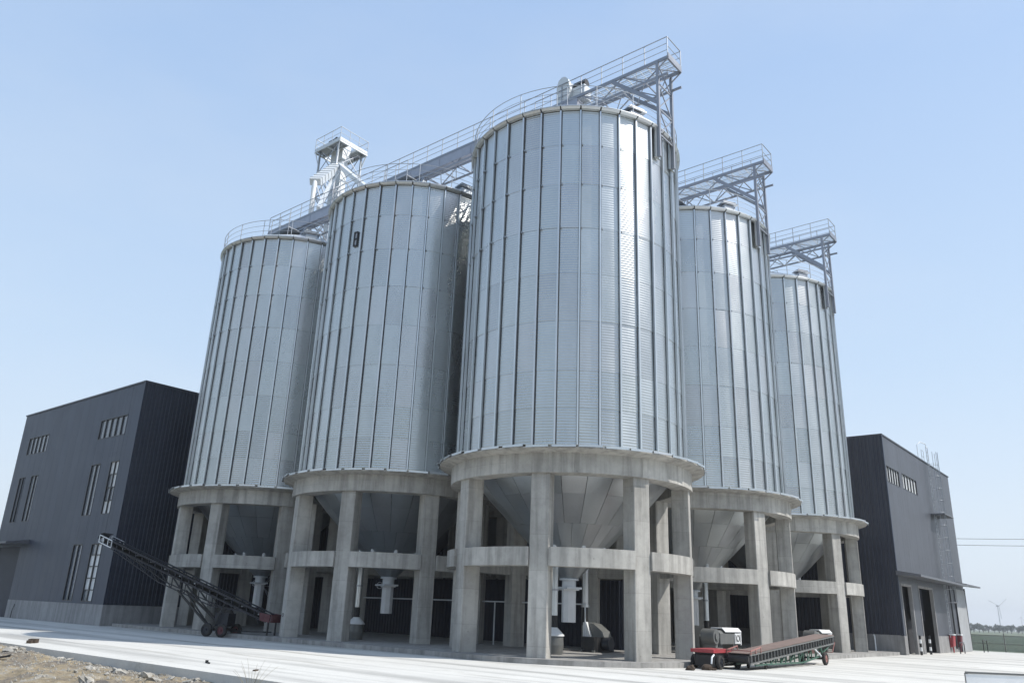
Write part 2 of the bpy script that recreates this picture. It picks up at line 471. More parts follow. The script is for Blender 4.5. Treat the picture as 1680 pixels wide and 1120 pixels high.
me_tie = me_of(MB().arc(4.3, 40.7, 4.62, 5.24, 3.2, 3.88, 8), 'tie_beam', M['concrete'])
me_ringseg = me_of(MB().arc(0.05, 29.95, 4.5, 5.27, 6.63, 7.37, 8), 'ring_beam', M['concrete'])
me_ledge = me_of(MB().lathe([(4.9, 7.37), (5.27, 7.37), (5.80, 7.475), (5.80, 7.53), (4.9, 7.62), (4.9, 7.37)], 72), 'ledge_slab', M['concrete'])
me_lflash = [me_of(MB().arc(0.2, 9.9, 5.13, 5.825, 7.555 + d, 7.585 + d, 3, 5.83, 5.13).box(5.818, 5.832, 0.03, 0.93, 7.49 + d, 7.57 + d), 'ledge_flashing', M['rib']) for d in (0, 0.012, 0.024)]
b = MB().lathe([(5.02, 22.86), (5.15, 22.88), (5.24, 22.955), (5.22, 22.99), (4.95, 22.99), (5.02, 22.86)], 2, 0.35, 9.65, True)
me_eave = me_of(b, 'eave_flashing', M['roof'])
b = MB().lathe([(5.24, 22.985), (PK_R, PK_Z), (PK_R, PK_Z + 0.03), (5.24, 23.015), (5.24, 22.985)], 2, 0.1, 9.9, True)
b.bar((5.2, 0, 23.03), (PK_R, 0, PK_Z + 0.06), 0.05, 0.08)
me_roof = me_of(b, 'roof_panel', M['roof'])
me_shell = me_of(MB().lathe([(4.96, 7.55), (4.96, 22.9)], 72), 'inner_shell', M['shell'])
me_cap = me_of(MB().lathe([(0.0, PK_Z + 0.22), (0.62, PK_Z + 0.2), (0.62, PK_Z - 0.05)], 18), 'roof_cap', M['roof'])
me_post = me_of(MB().tube([(5.12, 0, 23.0), (5.12, 0, 24.12)], 0.022, 5), 'rail_post', M['steel'])
b = MB()
for z, r in ((24.12, 0.02), (23.75, 0.013), (23.4, 0.013)):
    b.tube([(5.12 * math.cos(rad(a)), 5.12 * math.sin(rad(a)), z) for a in range(0, 360, 6)], r, 4, True)
me_rails = me_of(b, 'roof_rail', M['steel'])
b = MB()
for k in range(36):
    for z in ROWS[5:-1]:
        a = rad(10 * k + 1.2); c, s = math.cos(a), math.sin(a)
        b.bar((5.0 * c, 5.0 * s, z), (5.09 * c, 5.09 * s, z), 0.04, 0.08)
me_clips = me_of(b, 'splice_clip', M['steel'])
me_stub = me_of(MB().tube([(1.55, 0, 3.92), (1.55, 0, 4.28)], 0.1, 10), 'vent_stub', M['white'])
b = MB().lathe([(0.36, 2.98), (0.42, 2.96), (0.42, 2.9), (0.3, 2.9), (0.3, 2.62)], 16)
me_flange = me_of(b, 'outlet_flange', M['steel_white'])
b = MB().box(-0.38, 0.38, -0.85, 0.42, 2.55, 2.63)
b.tube([(0.0, -0.85, 2.59), (0.0, -1.15, 2.59)], 0.03, 6)
b.tube([(0.16 * math.cos(rad(a)), -1.15, 2.59 + 0.16 * math.sin(rad(a))) for a in range(0, 360, 30)], 0.02, 5, True)
me_gate = me_of(b, 'slide_gate', M['steel_white'])
oct_ = lambda r: [(r * math.cos(rad(22.5 + 45 * k)), r * math.sin(rad(22.5 + 45 * k))) for k in range(8)]
me_spout = me_of(MB().prism(oct_(0.30), 1.22, 2.55).box(-0.34, 0.34, -0.34, 0.34, 2.5, 2.548), 'discharge_spout', M['white'])
me_plainwall = me_of(MB().lathe([(5.0, 7.6), (5.0, EAVE)], 72), 'wall', M['wall_sheet'])
me_plainroof = me_of(MB().lathe([(5.2, 22.98), (0.5, PK_Z)], 36), 'roof', M['roof'])
me_plainhop = me_of(MB().lathe([(0.36, 2.95), (4.5, 7.22)], 36), 'hopper', M['hopper'])

def silo(label, u, v, phase, full=True, vent=None, bracket=True):
    t = thing('grain_silo', label, 'silo', u, v, 0, 0, 'grain silos in the grid')
    for k in range(8):
        inst(me_pier, 'pier', None, t, (0, 0, 0), (0, 0, rad(22.5 + 45 * k)))
        inst(me_tie, 'tie_beam', None, t, (0, 0, 0), (0, 0, rad(22.5 + 45 * k)))
    inst(me_ledge, 'ledge_slab', None, t)
    for k in range(12): inst(me_ringseg, 'ring_beam', None, t, (0, 0, 0), (0, 0, rad(30 * k + 7)))
    inst(me_flange, 'outlet_flange', None, t)
    inst(me_gate, 'slide_gate', None, t, (0, 0, 0), (0, 0, rad(-20)))
    inst(me_spout, 'discharge_spout', None, t, (0, 0, 0), (0, 0, rad(-35)))
    if not full:
        inst(me_plainwall, 'wall', None, t); inst(me_plainroof, 'roof', None, t); inst(me_plainhop, 'hopper', None, t)
        return t
    inst(me_shell, 'inner_shell', None, t)
    for k in range(36):
        rz = rad(10 * k + phase)
        for me in me_panel:
            inst(me, 'wall_panel', None, t, (0, 0, 0), (random.uniform(-4e-4, 4e-4), random.uniform(-4e-4, 4e-4), rz))
        inst(me_rib_shadow, 'rib_shadow_strip', None, inst(me_rib, 'stiffener', None, t, (0, 0, 0), (0, 0, rz)))
        inst(me_eave, 'eave_flashing', None, t, (0, 0, random.uniform(-0.012, 0.012)), (0, 0, rz))
        inst(me_roof, 'roof_panel', None, t, (0, 0, 0), (0, 0, rz))
        inst(me_lflash[(k * 7 + int(phase)) % 3], 'ledge_flashing', None, t, (0, 0, random.uniform(-0.008, 0.008)), (0, 0, rz + random.uniform(-0.003, 0.003)))
    tag(inst(me_clips, 'splice_clip', None, t, (0, 0, 0), (0, 0, rad(phase))), kind='stuff')
    for j, me in enumerate(me_hop):
        for k in range(24):
            inst(me, 'hopper_plate', None, t, (0, 0, random.uniform(-0.004, 0.004)), (0, 0, rad(15 * k + 7.5 * (j // 2))))
    for k in range(8): inst(me_stub, 'vent_stub', None, t, (0, 0, 0), (0, 0, rad(12 + 45 * k)))
    inst(me_cap, 'roof_cap', None, t)
    for k in range(18): inst(me_post, 'rail_post', None, t, (0, 0, 0), (0, 0, rad(20 * k + 6)))
    inst(me_rails, 'roof_rail', None, t)
    if vent is not None:
        a = rad(vent)
        b = MB().box(4.55, 4.95, -0.35, 0.35, 23.1, 23.42).box(4.45, 5.05, -0.5, 0.5, 23.5, 23.56).box(4.5, 5.0, -0.4, 0.4, 23.62, 23.66)
        b.bar((4.75, 0, 23.4), (4.75, 0, 23.7), 0.1, 0.1)
        b.build('roof_vent', M['steel'], t, (0, 0, 0), (0, 0, a))
    return t
s0 = silo('corner silo standing foremost and largest, galvanised drum above round concrete piers', 0, 0, -2, True, 70)
s1 = silo('second silo from the dark gable building, small black hatch near its top', 0, -11.3, 2.5, True, 78)
s2 = silo('silo beside the dark navy building, white roof showing above its eave', 0, -22.6, -2, True, 60)
s3 = silo('silo behind the green conveyor, next to the corner silo', -11.3, 0, -4, True, 61)
s4 = silo('silo at the far end of its row, beside the grey building with a ladder', -22.6, 0, 3, True, 61)
for u, v in ((-11.3, -11.3), (-11.3, -22.6), (-22.6, -11.3), (-22.6, -22.6)):
    silo('rear silo seen only as dim concrete piers through the gaps of the front silos', u, v, 0, False)

# small dark hatch on the wall of the second silo
b = MB()
for y in (-0.11, 0.11): b.box(5.02, 5.09, y - 0.025, y + 0.025, 19.5, 20.35)
for z in (19.5, 19.9, 20.29): b.box(5.02, 5.09, -0.134, 0.134, z, z + 0.06)
h = b.build('hatch_frame', M['frame'], s1, (0, 0, 0), (0, 0, rad(8.2)))
MB().box(5.015, 5.04, -0.085, 0.085, 19.56, 20.29).build('hatch_door', M['steel'], h)
# formwork tie marks on a pier foot: a rust coloured ring and a spall
b = MB().tube([(5.147, 0.15 * math.cos(rad(a)), 1.0 + 0.08 * math.sin(rad(a))) for a in range(0, 360, 30)], 0.012, 4, True)
b.build('pipe_ring', M['black'], s1, (0, 0, 0), (0, 0, rad(-22.5)))

# ================================================================== conveyor galleries over the rows
DZ = 26.65
me_gpost = me_of(MB().tube([(0, 0, 0), (0, 0, 1.12)], 0.025, 5), 'rail_post', M['steel'])
b = MB()
for k in range(10): b.box(-0.63 + 0.14 * k - 0.008, -0.63 + 0.14 * k + 0.008, -0.62, 0.62, 0.002, 0.03)
for k in range(4): b.box(-0.63, 0.63, -0.6 + 0.4 * k - 0.008, -0.6 + 0.4 * k + 0.008, 0.0, 0.028)
me_deck = me_of(b, 'deck_grating', M['steel_white'])
def gallery(label, u, v0, v1, casing_to, silos_v):
    t = thing('conveyor_gallery', label, 'gallery', u, v0, 0, 0, 'conveyor galleries on the silo tops')
    L = v1 - v0
    HW, BZ = 0.66, DZ - 0.95
    ch = MB()
    for x in (-HW, HW):
        ch.bar((x, 0, DZ - 0.06), (x, L, DZ - 0.06), 0.09, 0.16)
        ch.bar((x, 0, BZ), (x, L, BZ), 0.08, 0.1)
    ch.bar((-HW, L, DZ - 0.06), (HW, L, DZ - 0.06), 0.09, 0.16)
    ch.build('chord_beam', M['truss_steel'], t)
    n = max(2, round(L / 1.25)); st = L / n
    for x in (-HW, HW):
        w = MB()
        for k in range(n):
            a, bb = (DZ - 0.12, BZ) if k % 2 == 0 else (BZ, DZ - 0.12)
            w.bar((x, k * st, a), (x, (k + 1) * st, bb), 0.05, 0.05)
        w.build('truss_side', M['truss_steel'], t)
    w = MB()
    for k in range(n):
        w.bar((-HW, k * st, BZ), (HW, (k + 1) * st, BZ), 0.04, 0.04)
        w.bar((-HW, k * st, BZ), (HW, k * st, BZ), 0.05, 0.05)
        w.bar((HW, k * st, DZ - 0.1), (-HW, (k + 1) * st, DZ - 0.1), 0.04, 0.04)
    w.build('cross_bracing', M['truss_steel'], t)
    for k in range(n): inst(me_deck, 'deck_grating', None, t, (0, (k + 0.5) * st, DZ + 0.02))
    # closed conveyor trough below the walkway on the near side
    cl = casing_to - v0
    if cl > 0:
        m_ = max(1, round(cl / 2.5)); s_ = cl / m_
        me = me_of(MB().box(0.1, 0.62, 0.01, s_ - 0.01, DZ - 0.72, DZ - 0.14).box(0.08, 0.64, -0.03, 0.03, DZ - 0.74, DZ - 0.142), 'conveyor_casing', M['casing'])
        for k in range(m_): inst(me, 'conveyor_casing', None, t, (0.075, k * s_, 0))
    # handrails
    for x in (-HW, HW):
        r = MB()
        for h_, rr in ((1.12, 0.024), (0.75, 0.016), (0.38, 0.016)):
            r.tube([(x, 0, DZ + h_), (x, L, DZ + h_)], rr, 5)
        r.build('handrail', M['steel'], t)
        for k in range(n + 1): inst(me_gpost, 'rail_post', None, t, (x, k * st, DZ))
    r = MB()
    for h_, rr in ((1.12, 0.024), (0.6, 0.016)): r.tube([(-HW, L, DZ + h_), (HW, L, DZ + h_)], rr, 5)
    r.bar((-HW, L + 0.03, DZ + 0.1), (HW, L + 0.03, DZ + 0.1), 0.02, 0.22)
    r.build('end_rail', M['truss_steel'], t)
    # supporting legs against the end silo's wall
    yl = -v0 + 5.2
    for x in (-0.66, 0.66):
        MB().bar((x, yl, 21.4), (x, yl, DZ), 0.13, 0.13).build('support_leg', M['truss_steel'], t)
        MB().box(x - 0.2, x + 0.2, yl - 0.16, yl - 0.07, 21.35, 23.1).build('leg_bracket', M['rib'], t)
        MB().bar((x, yl, 24.3), (x, yl - 2.5, DZ - 0.12), 0.1, 0.18).build('knee_brace', M['truss_steel'], t)
    w = MB()
    for z0, z1 in ((22.6, 24.0), (24.0, 25.4), (25.4, 26.5)):
        w.bar((-0.66, yl, z0), (0.66, yl, z1), 0.05, 0.05); w.bar((0.66, yl, z0), (-0.66, yl, z1), 0.05, 0.05)
        w.bar((-0.66, yl, z0), (0.66, yl, z0), 0.06, 0.06)
    w.build('leg_bracing', M['truss_steel'], t)
    # inlet chute and saddle over every silo of the row
    for v in silos_v:
        y = v - v0
        c = MB().prism([(-0.3, y - 0.3), (0.3, y - 0.3), (0.3, y + 0.3), (-0.3, y + 0.3)], PK_Z + 0.1, DZ - 0.7)
        c.build('inlet_chute', M['steel_white'], t)
        w = MB()
        for sx in (-1, 1):
            for sy in (-1, 1):
                w.bar((sx * HW, y + sy * 0.9, BZ), (sx * 1.3, y + sy * 1.2, 24.75), 0.08, 0.08)
        w.bar((-1.3, y - 1.2, 24.75), (1.3, y - 1.2, 24.75), 0.08, 0.08); w.bar((-1.3, y + 1.2, 24.75), (1.3, y + 1.2, 24.75), 0.08, 0.08)
        w.build('saddle_frame', M['truss_steel'], t)
        pl = MB()
        for sx in (-1, 1):
            pl.box(min(sx * 0.75, sx * 2.1), max(sx * 0.75, sx * 2.1), y - 1.0, y + 1.0, 25.1, 25.14)
            pl.tube([(sx * 2.1, y - 1, 26.1), (sx * 2.1, y + 1, 26.1)], 0.02, 5)
            for yy in (-1, 0, 1): pl.tube([(sx * 2.1, y + yy, 24.4), (sx * 2.1, y + yy, 26.1)], 0.02, 5)
        pl.build('service_platform', M['steel'], t)
    return t
g0 = gallery('long gallery crossing the left row, ending in the highest overhang above the corner silo', 0, -26.3, 5.75, 0.6, (-22.6, -11.3, 0))
g1 = gallery('middle gallery overhanging the silo just right of the corner silo', -11.3, -26.3, 5.75, -3, (-22.6, -11.3, 0))
g2 = gallery('lowest-looking gallery overhanging the silo beside the grey building', -22.6, -26.3, 5.75, -3, (-22.6, -11.3, 0))
# drive head with belt guard standing on the long gallery
y = 26.3 - 0.35
gd = MB().extr([(y - 0.42, 26.55), (y + 0.25, 26.55), (y + 0.42, 27.4), (y + 0.3, 28.0), (y + 0.1, 28.22), (y - 0.12, 28.25), (y - 0.32, 28.1), (y - 0.42, 27.8)], 'x', 0.42, 0.62)
gd.build('drive_guard', M['steel_white'], g0)
mt = MB().box(-0.25, 0.35, y + 0.35, y + 1.15, 26.75, 27.5)
mt.prism([(-0.2, y - 0.3), (0.4, y - 0.3), (0.4, y + 0.35), (-0.2, y + 0.35)], 26.7, 27.85)
mt.build('drive_motor', M['steel_white'], g0)
MB().tube([(0.05, y + 0.4, 27.75), (0.05, y + 1.1, 27.75)], 0.22, 12).build('motor_housing', M['black'], g0)

# ================================================================== bucket elevator tower
TZ = 37.0
et = thing('elevator_tower', 'slim lattice bucket elevator tower topped by a railed platform, highest thing on site', 'tower', -5.75, -27.75, 0)
H = 1.2
for sx in (-1, 1):
    for sy in (-1, 1):
        MB().bar((sx * H, sy * H, 0.03), (sx * H, sy * H, TZ), 0.13, 0.13).build('tower_leg', M['steel'], et)
nlev = 17; dz = (TZ - 0.4) / nlev
for f in range(4):
    w = MB()
    q = [((-H, -H), (H, -H)), ((H, -H), (H, H)), ((H, H), (-H, H)), ((-H, H), (-H, -H))][f]
    for k in range(nlev):
        z0, z1 = 0.4 + k * dz, 0.4 + (k + 1) * dz
        (xa, ya), (xb, yb) = q
        w.bar((xa, ya, z0), (xb, yb, z0), 0.06, 0.06)
        w.bar((xa, ya, z0), (xb, yb, z1), 0.05, 0.05); w.bar((xb, yb, z0), (xa, ya, z1), 0.05, 0.05)
    w.build('tower_bracing', M['steel'], et)
for y in (-0.42, 0.42): MB().box(-0.3, 0.3, y - 0.24, y + 0.24, 0.03, 36.0).build('elevator_casing', M['steel_white'], et)
b = MB().extr([(-0.75, 36.0), (0.75, 36.0), (0.75, 37.6), (0.45, 38.1), (-0.45, 38.1), (-0.75, 37.6)], 'x', -0.4, 0.4)
b.build('elevator_head', M['steel_white'], et)
MB().box(0.4, 1.0, -0.5, 0.4, 37.1, 37.75).tube([(0.45, 0.6, 37.5), (1.1, 0.6, 37.5)], 0.22, 10).build('head_motor', M['dark_blue'], et)
PX0, PX1, PY0, PY1 = -1.45, 1.4, -1.65, 1.6
for k in range(4):
    y0 = PY0 + (PY1 - PY0) * k / 4; y1 = PY0 + (PY1 - PY0) * (k + 1) / 4
    for x0, x1 in ((PX0, -0.45), (0.45, PX1)):
        MB().box(x0, x1, y0 + 0.015, y1 - 0.015, TZ, TZ + 0.04).build('platform_plate', M['steel'], et)
w = MB()
for x in (PX0, -0.45, 0.45, PX1): w.bar((x, PY0, TZ - 0.06), (x, PY1, TZ - 0.06), 0.08, 0.14)
for y in (PY0, 0, PY1): w.bar((PX0, y, TZ - 0.12), (PX1, y, TZ - 0.12), 0.08, 0.14)
for sx in (-1, 1):
    for sy in (-1, 1): w.bar((sx * H, sy * H, TZ - 1.5), (sx * 1.4, sy * 1.55, TZ - 0.15), 0.07, 0.07)
w.build('platform_frame', M['steel_white'], et)
w = MB()
cs = [(PX0, PY0), (PX1, PY0), (PX1, PY1), (PX0, PY1)]
for (xa, ya), (xb, yb) in zip(cs, cs[1:] + cs[:1]):
    for h_, rr in ((1.15, 0.03), (0.6, 0.018)): w.tube([(xa, ya, TZ + h_), (xb, yb, TZ + h_)], rr, 5)
    w.bar((xa, ya, TZ + 0.12), (xb, yb, TZ + 0.12), 0.02, 0.2)
w.build('handrail', M['steel_white'], et)
for (xa, ya), (xb, yb) in zip(cs, cs[1:] + cs[:1]):
    for k in range(3):
        inst(me_gpost, 'rail_post', None, et, (xa + (xb - xa) * k / 3, ya + (yb - ya) * k / 3, TZ))
# spouts from the tower head down to the galleries (local: u+5.75, v+27.75)
def tl(u, v, z): return (u + 5.75, v + 27.75, z)
pa, pb = Vector(tl(-5.1, -26.9, 35.2)), Vector(tl(-0.7, -23.4, 30.4))
MB().bar(pa, pb, 0.8, 0.5).build('spout', M['steel_white'], et)
for k in range(8):
    q = pa.lerp(pb, (k + 0.5) / 8); d = (pb - pa).normalized() * 0.05
    MB().bar(q - d, q + d, 0.88, 0.6).build('spout_band', M['steel_white'], et)
MB().tube([pb - (pb - pa).normalized() * 0.3, pb, tl(-0.45, -23.1, 29.7), tl(-0.4, -23.0, 29.0), tl(-0.4, -23.0, 27.0)], 0.17, 10).build('spout_elbow', M['white'], et)
MB().bar(tl(-4.9, -26.7, 34.6), tl(0.2, -21.3, 27.2), 0.24, 0.28).build('spout_support', M['steel_white'], et)
MB().bar(tl(-4.9, -26.6, 35.0), tl(-0.1, -16.6, 27.3), 0.34, 0.34).build('spout', M['steel_white'], et)
w = MB()
for k in range(7):
    f0, f1 = k / 7, (k + 0.6) / 7
    w.bar(Vector(tl(-4.9, -26.7, 34.6)).lerp(Vector(tl(0.2, -21.3, 27.2)), f0), pa.lerp(pb, min(1, f1 + 0.05)), 0.06, 0.06)
w.build('spout_bracing', M['steel'], et)

# ================================================================== dark buildings
cache = {}
def panel_mesh(wd, z0, z1, rib, m, name='cladding_panel'):
    """sheet panel in local x (0..wd), outside at +y"""
    key = (round(wd, 3), round(z0, 3), round(z1, 3), rib, m.name)
    if key in cache: return cache[key]
    pts = [(0.004, 0.0)]
    if rib:
        nr = max(1, round(wd / rib)); s = wd / nr
        for k in range(nr):
            c = (k + 0.5) * s
            pts += [(c - 0.06, 0.0), (c - 0.03, 0.05), (c + 0.03, 0.05), (c + 0.06, 0.0)]
    pts += [(wd - 0.004, 0.0)]
    n = len(pts)
    b = MB()
    vs = [(x, y, z0) for x, y in pts] + [(x, y, z1) for x, y in pts]
    b.add(vs, [(i + 1, i, n + i, n + i + 1) for i in range(n - 1)])
    b.add([(0.004, 0, z0), (wd - 0.004, 0, z0), (wd - 0.004, -0.06, z0), (0.004, -0.06, z0), (0.004, 0, z1), (wd - 0.004, 0, z1), (wd - 0.004, -0.06, z1), (0.004, -0.06, z1)],
          [(0, 1, 2, 3), (7, 6, 5, 4), (1, 5, 6, 2), (0, 3, 7, 4), (3, 2, 6, 7)])
    cache[key] = me_of(b, name, m)
    return cache[key]
def clad(t, along, length, z0, z1, holes, pw, rib, m, name='cladding_panel'):
    """along: 'y' -> wall on local plane x=0 running to -y, facing +x; 'x' -> wall on plane y=0 running to -x, facing +y"""
    br = {0.0, length}
    k = pw
    while k < length - 0.2: br.add(round(k, 3)); k += pw
    for a, b_, c, d in holes:
        for e in (a, b_):
            br = {x for x in br if abs(x - e) > 0.12 or x in (0.0, length)}
            br.add(e)
    for a, b_, c, d in holes: br |= {a, b_}
    br = sorted(br)
    for a, b_ in zip(br[:-1], br[1:]):
        mid = (a + b_) / 2
        cuts = sorted((c, d) for ha, hb, c, d in holes if ha < mid < hb)
        z = z0; spans = []
        for c, d in cuts:
            if c > z + 0.02: spans.append((z, c))
            z = max(z, d)
        if z < z1 - 0.02: spans.append((z, z1))
        for s0_, s1_ in spans:
            me = panel_mesh(b_ - a, s0_, s1_, rib, m, name)
            if along == 'y': inst(me, name, None, t, (0, -a, 0), (0, 0, rad(-90)))
            else: inst(me, name, None, t, (-a, 0, 0), (0, 0, 0)).rotation_euler = (0, 0, 0)
            if along == 'x': col.objects[-1].location = (-b_, 0, 0)
def window(t, along, a, b_, z0, z1, nx, nz, pane='glass', bright=()):
    """window filling the hole a..b_ x z0..z1, set 8 cm back"""
    f = MB(); S = 0.05
    W_, Hh = b_ - a, z1 - z0
    def bx(mb, x0, x1, za, zb, y0, y1):
        if along == 'y': mb.box(y0, y1, -x1, -x0, za, zb)
        else: mb.box(-x1, -x0, y0, y1, za, zb)
    bx(f, a, b_, z0, z0 + S, -0.14, 0.012); bx(f, a, b_, z1 - S, z1, -0.14, 0.012)
    bx(f, a, a + S, z0 + S, z1 - S, -0.14, 0.012); bx(f, b_ - S, b_, z0 + S, z1 - S, -0.14, 0.012)
    for i in range(1, nx):
        x = a + W_ * i / nx; bx(f, x - S, x + S, z0 + S, z1 - S, -0.13, -0.01)
    for j in range(1, nz):
        z = z0 + Hh * j / nz
        for i in range(nx):
            bx(f, a + W_ * i / nx + S, a + W_ * (i + 1) / nx - S, z - 0.025, z + 0.025, -0.125, -0.03)
    w = f.build('window', M['frame'], t)
    for i in range(nx):
        for j in range(nz):
            q = MB(); bx(q, a + W_ * i / nx + S + 0.002, a + W_ * (i + 1) / nx - S - 0.002, z0 + Hh * j / nz + 0.03, z0 + Hh * (j + 1) / nz - 0.03, -0.10, -0.085)
            q.build('pane', M['bright_pane'] if (i, j) in bright else M[pane], w)
    return w
TOP_L = 14.6
lb = thing('dark_building', 'dark navy flat-roofed building with tall slit windows, behind the slanted conveyor', 'building', 6.0, -29.1, 0)
wins = [(1.6, 5.4, 11.35, 12.7, 5, 1), (13.7, 17.3, 11.35, 12.7, 5, 1),
        (1.55, 2.75, 6.35, 9.7, 2, 4), (4.15, 5.5, 6.35, 9.7, 2, 1), (14.0, 15.3, 6.35, 9.7, 2, 1), (16.4, 17.5, 6.35, 9.7, 2, 1),
        (1.65, 3.1, 1.15, 4.58, 2, 5), (4.35, 5.7, 1.15, 4.58, 2, 1)]
LBL = 19.0
holes = [w[:4] for w in wins] + [(14.3, 18.4, GZ, 4.6)]
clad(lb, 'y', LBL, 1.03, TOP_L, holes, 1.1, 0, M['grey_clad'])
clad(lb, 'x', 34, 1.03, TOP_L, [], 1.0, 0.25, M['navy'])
br_ = {2: {(0, 3), (0, 2), (0, 0), (1, 3), (1, 0)}, 6: {(0, 4), (0, 3), (0, 2), (0, 1), (0, 0), (1, 2), (1, 1), (1, 3)}}
for i, w_ in enumerate(wins):
    window(lb, 'y', *w_, bright={(nx - 1 - 0, j) if False else (nx, j) for nx, j in br_.get(i, ())})
b = MB().box(-33.8, -0.16, -LBL + 0.1, -0.16, GZ, TOP_L - 0.1)
b.build('dark_core', M['interior'], lb)  # near-black core box, its colour stands in for the unlit interior
b = MB().box(-0.155, 0.03, -14.3, 0.03, GZ - 0.02, 1.03).box(-34, -0.156, -0.155, 0.03, GZ - 0.02, 1.03).box(-0.155, 0.03, -LBL, -18.4, GZ - 0.02, 1.03)
b.build('plinth', M['plinth'], lb)
b = MB().box(-34, 0.06, -LBL - 0.06, 0.06, TOP_L, TOP_L + 0.1)
b.build('roof', M['clad_trim'], lb)
MB().box(-0.005, 0.05, -0.06, 0.05, 1.035, TOP_L - 0.002).build('corner_trim', M['grey_clad'], lb)
MB().box(-0.15, -0.1, -18.4, -14.3, GZ, 4.6).build('door', M['door'], lb)
b = MB().extr([(0.01, 4.78), (1.5, 4.70), (1.5, 4.82), (0.01, 5.05)], 'y', -19.0, -12.9)
b.build('door_canopy', M['canopy'], lb)
MB().tube([(0.08, -13.1, GZ), (0.08, -13.1, 0.3), (0.06, -12.9, 0.75)], 0.02, 6).build('conduit', M['frame'], lb)

TOP_R = 14.0
rb = thing('grey_building', 'grey clad building with caged ladder, paired louvre windows and two tall door bays', 'building', -28.7, 5.85, 0)
RBL = 20.0
win_r = [(-0.5 + 0.2, 3.5, 10.85, 12.0, 5, 1), (4.35, 8.35, 10.9, 12.05, 5, 1)]
doors = [(0.55, 3.2, GZ, 4.25), (5.0, 9.15, GZ, 4.3)]
win_r[0] = (0.35, 3.5, 10.85, 12.0, 5, 1)
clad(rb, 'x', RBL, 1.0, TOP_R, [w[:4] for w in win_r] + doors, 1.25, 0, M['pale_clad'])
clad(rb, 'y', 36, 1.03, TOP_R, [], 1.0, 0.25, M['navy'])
for w_ in win_r: window(rb, 'x', *w_, pane='bright_pane')
MB().box(-RBL + 0.1, -0.35, -35.8, -0.9, GZ, TOP_R - 0.1).build('dark_core', M['interior'], rb)  # core box coloured near black so the open bays look unlit
b = MB().box(-0.5, 0.03, -0.16, 0.03, GZ - 0.02, 1.0).box(-4.95, -3.25, -0.16, 0.03, GZ - 0.02, 1.0).box(-RBL, -9.2, -0.16, 0.03, GZ - 0.02, 1.0)
b.box(-0.155, 0.03, -36, -0.161, GZ - 0.02, 1.03)
b.build('plinth', M['plinth'], rb)
MB().box(-RBL - 0.06, 0.06, -36, 0.06, TOP_R, TOP_R + 0.1).build('roof', M['clad_trim'], rb)
MB().box(-0.06, 0.05, -0.005, 0.05, 1.035, TOP_R - 0.002).build('corner_trim', M['grey_clad'], rb)
for a, b_, z0, z1 in doors:
    fr = MB().box(-a - 0.14, -a, -0.2, 0.03, 1.0, z1).box(-b_, -b_ + 0.14, -0.2, 0.03, 1.0, z1).box(-b_ + 0.14, -a - 0.14, -0.2, 0.03, z1 - 0.14, z1)
    fr.box(-a - 0.14, -a, -0.2, 0.03, GZ, 1.0).box(-b_, -b_ + 0.14, -0.2, 0.03, GZ, 1.0)
    d = fr.build('door_frame', M['plinth'], rb)
    MB().box(-b_ + 0.15, -a - 0.15, -0.75, -0.7, 2.0, z1 - 0.15).build('roller_door', M['door'], d)
# canopies
can = MB().extr([(0.01, 4.72), (1.5, 4.62), (1.5, 4.75), (0.01, 5.0)], 'x', -14.2, 0.3)
can.build('door_canopy', M['canopy'], rb)
MB().extr([(0.01, 4.9), (1.3, 4.75), (1.3, 4.87), (0.01, 5.1)], 'x', -19.9, -14.6).build('door_canopy', M['canopy'], rb)
# cat ladder with cage
lx = -12.2
ld = MB()
for x in (lx - 0.25, lx + 0.25): ld.tube([(x, 0.22, 0.9), (x, 0.22, TOP_R + 1.3)], 0.024, 5)
ladder = ld.build('ladder', M['steel'], rb)
me_rung = me_of(MB().tube([(lx - 0.25, 0.22, 0), (lx + 0.25, 0.22, 0)], 0.018, 5), 'rung', M['steel'])
for k in range(44): inst(me_rung, 'rung', None, ladder, (0, 0, 1.1 + 0.32 * k))
me_cage = me_of(MB().tube([(lx - 0.27, 0.22, 0)] + [(lx + 0.42 * math.cos(rad(a)), 0.5 + 0.45 * math.sin(rad(a)), 0) for a in range(180, -1, -20)] + [(lx + 0.27, 0.22, 0)], 0.013, 5), 'cage_hoop', M['steel'])
for k in range(12): inst(me_cage, 'cage_hoop', None, ladder, (0, 0, 3.4 + 0.95 * k))
cg = MB()
for a in (20, 60, 90, 120, 160):
    x, y = lx + 0.42 * math.cos(rad(a)), 0.5 + 0.45 * math.sin(rad(a))
    cg.bar((x, y, 3.4), (x, y, TOP_R + 0.8), 0.03, 0.012)
cg.build('cage_strap', M['steel'], ladder)
hp = MB().tube([(lx - 0.25, 0.22, TOP_R + 1.2), (lx - 0.25, 0.1, TOP_R + 1.6), (lx, -0.2, TOP_R + 1.75), (lx + 0.25, -0.4, TOP_R + 1.5), (lx + 0.25, -0.4, TOP_R + 0.1)], 0.03, 6)
hp.build('hoop_handle', M['steel_white'], ladder)
pf = MB().box(lx - 2.6, lx + 0.5, 0.02, 1.0, 9.9, 9.97)
pf.build('ladder_platform', M['canopy'], rb)
rr_ = MB()
for h_ in (0.6, 1.1): rr_.tube([(lx - 1.2, -0.3, TOP_R + 0.1 + h_), (lx - 0.5, -0.3, TOP_R + 0.1 + h_)], 0.016, 5)
for k in range(2): rr_.tube([(lx - 1.2 + 0.7 * k, -0.3, TOP_R + 0.1), (lx - 1.2 + 0.7 * k, -0.3, TOP_R + 1.2)], 0.016, 5)
rr_.build('roof_rail', M['steel'], rb)
# downpipes
for x in (-14.3, -19.7):
    MB().tube([(x, 0.1, 0.1), (x, 0.1, 4.7)], 0.06, 8).build('downpipe', M['frame'], rb)
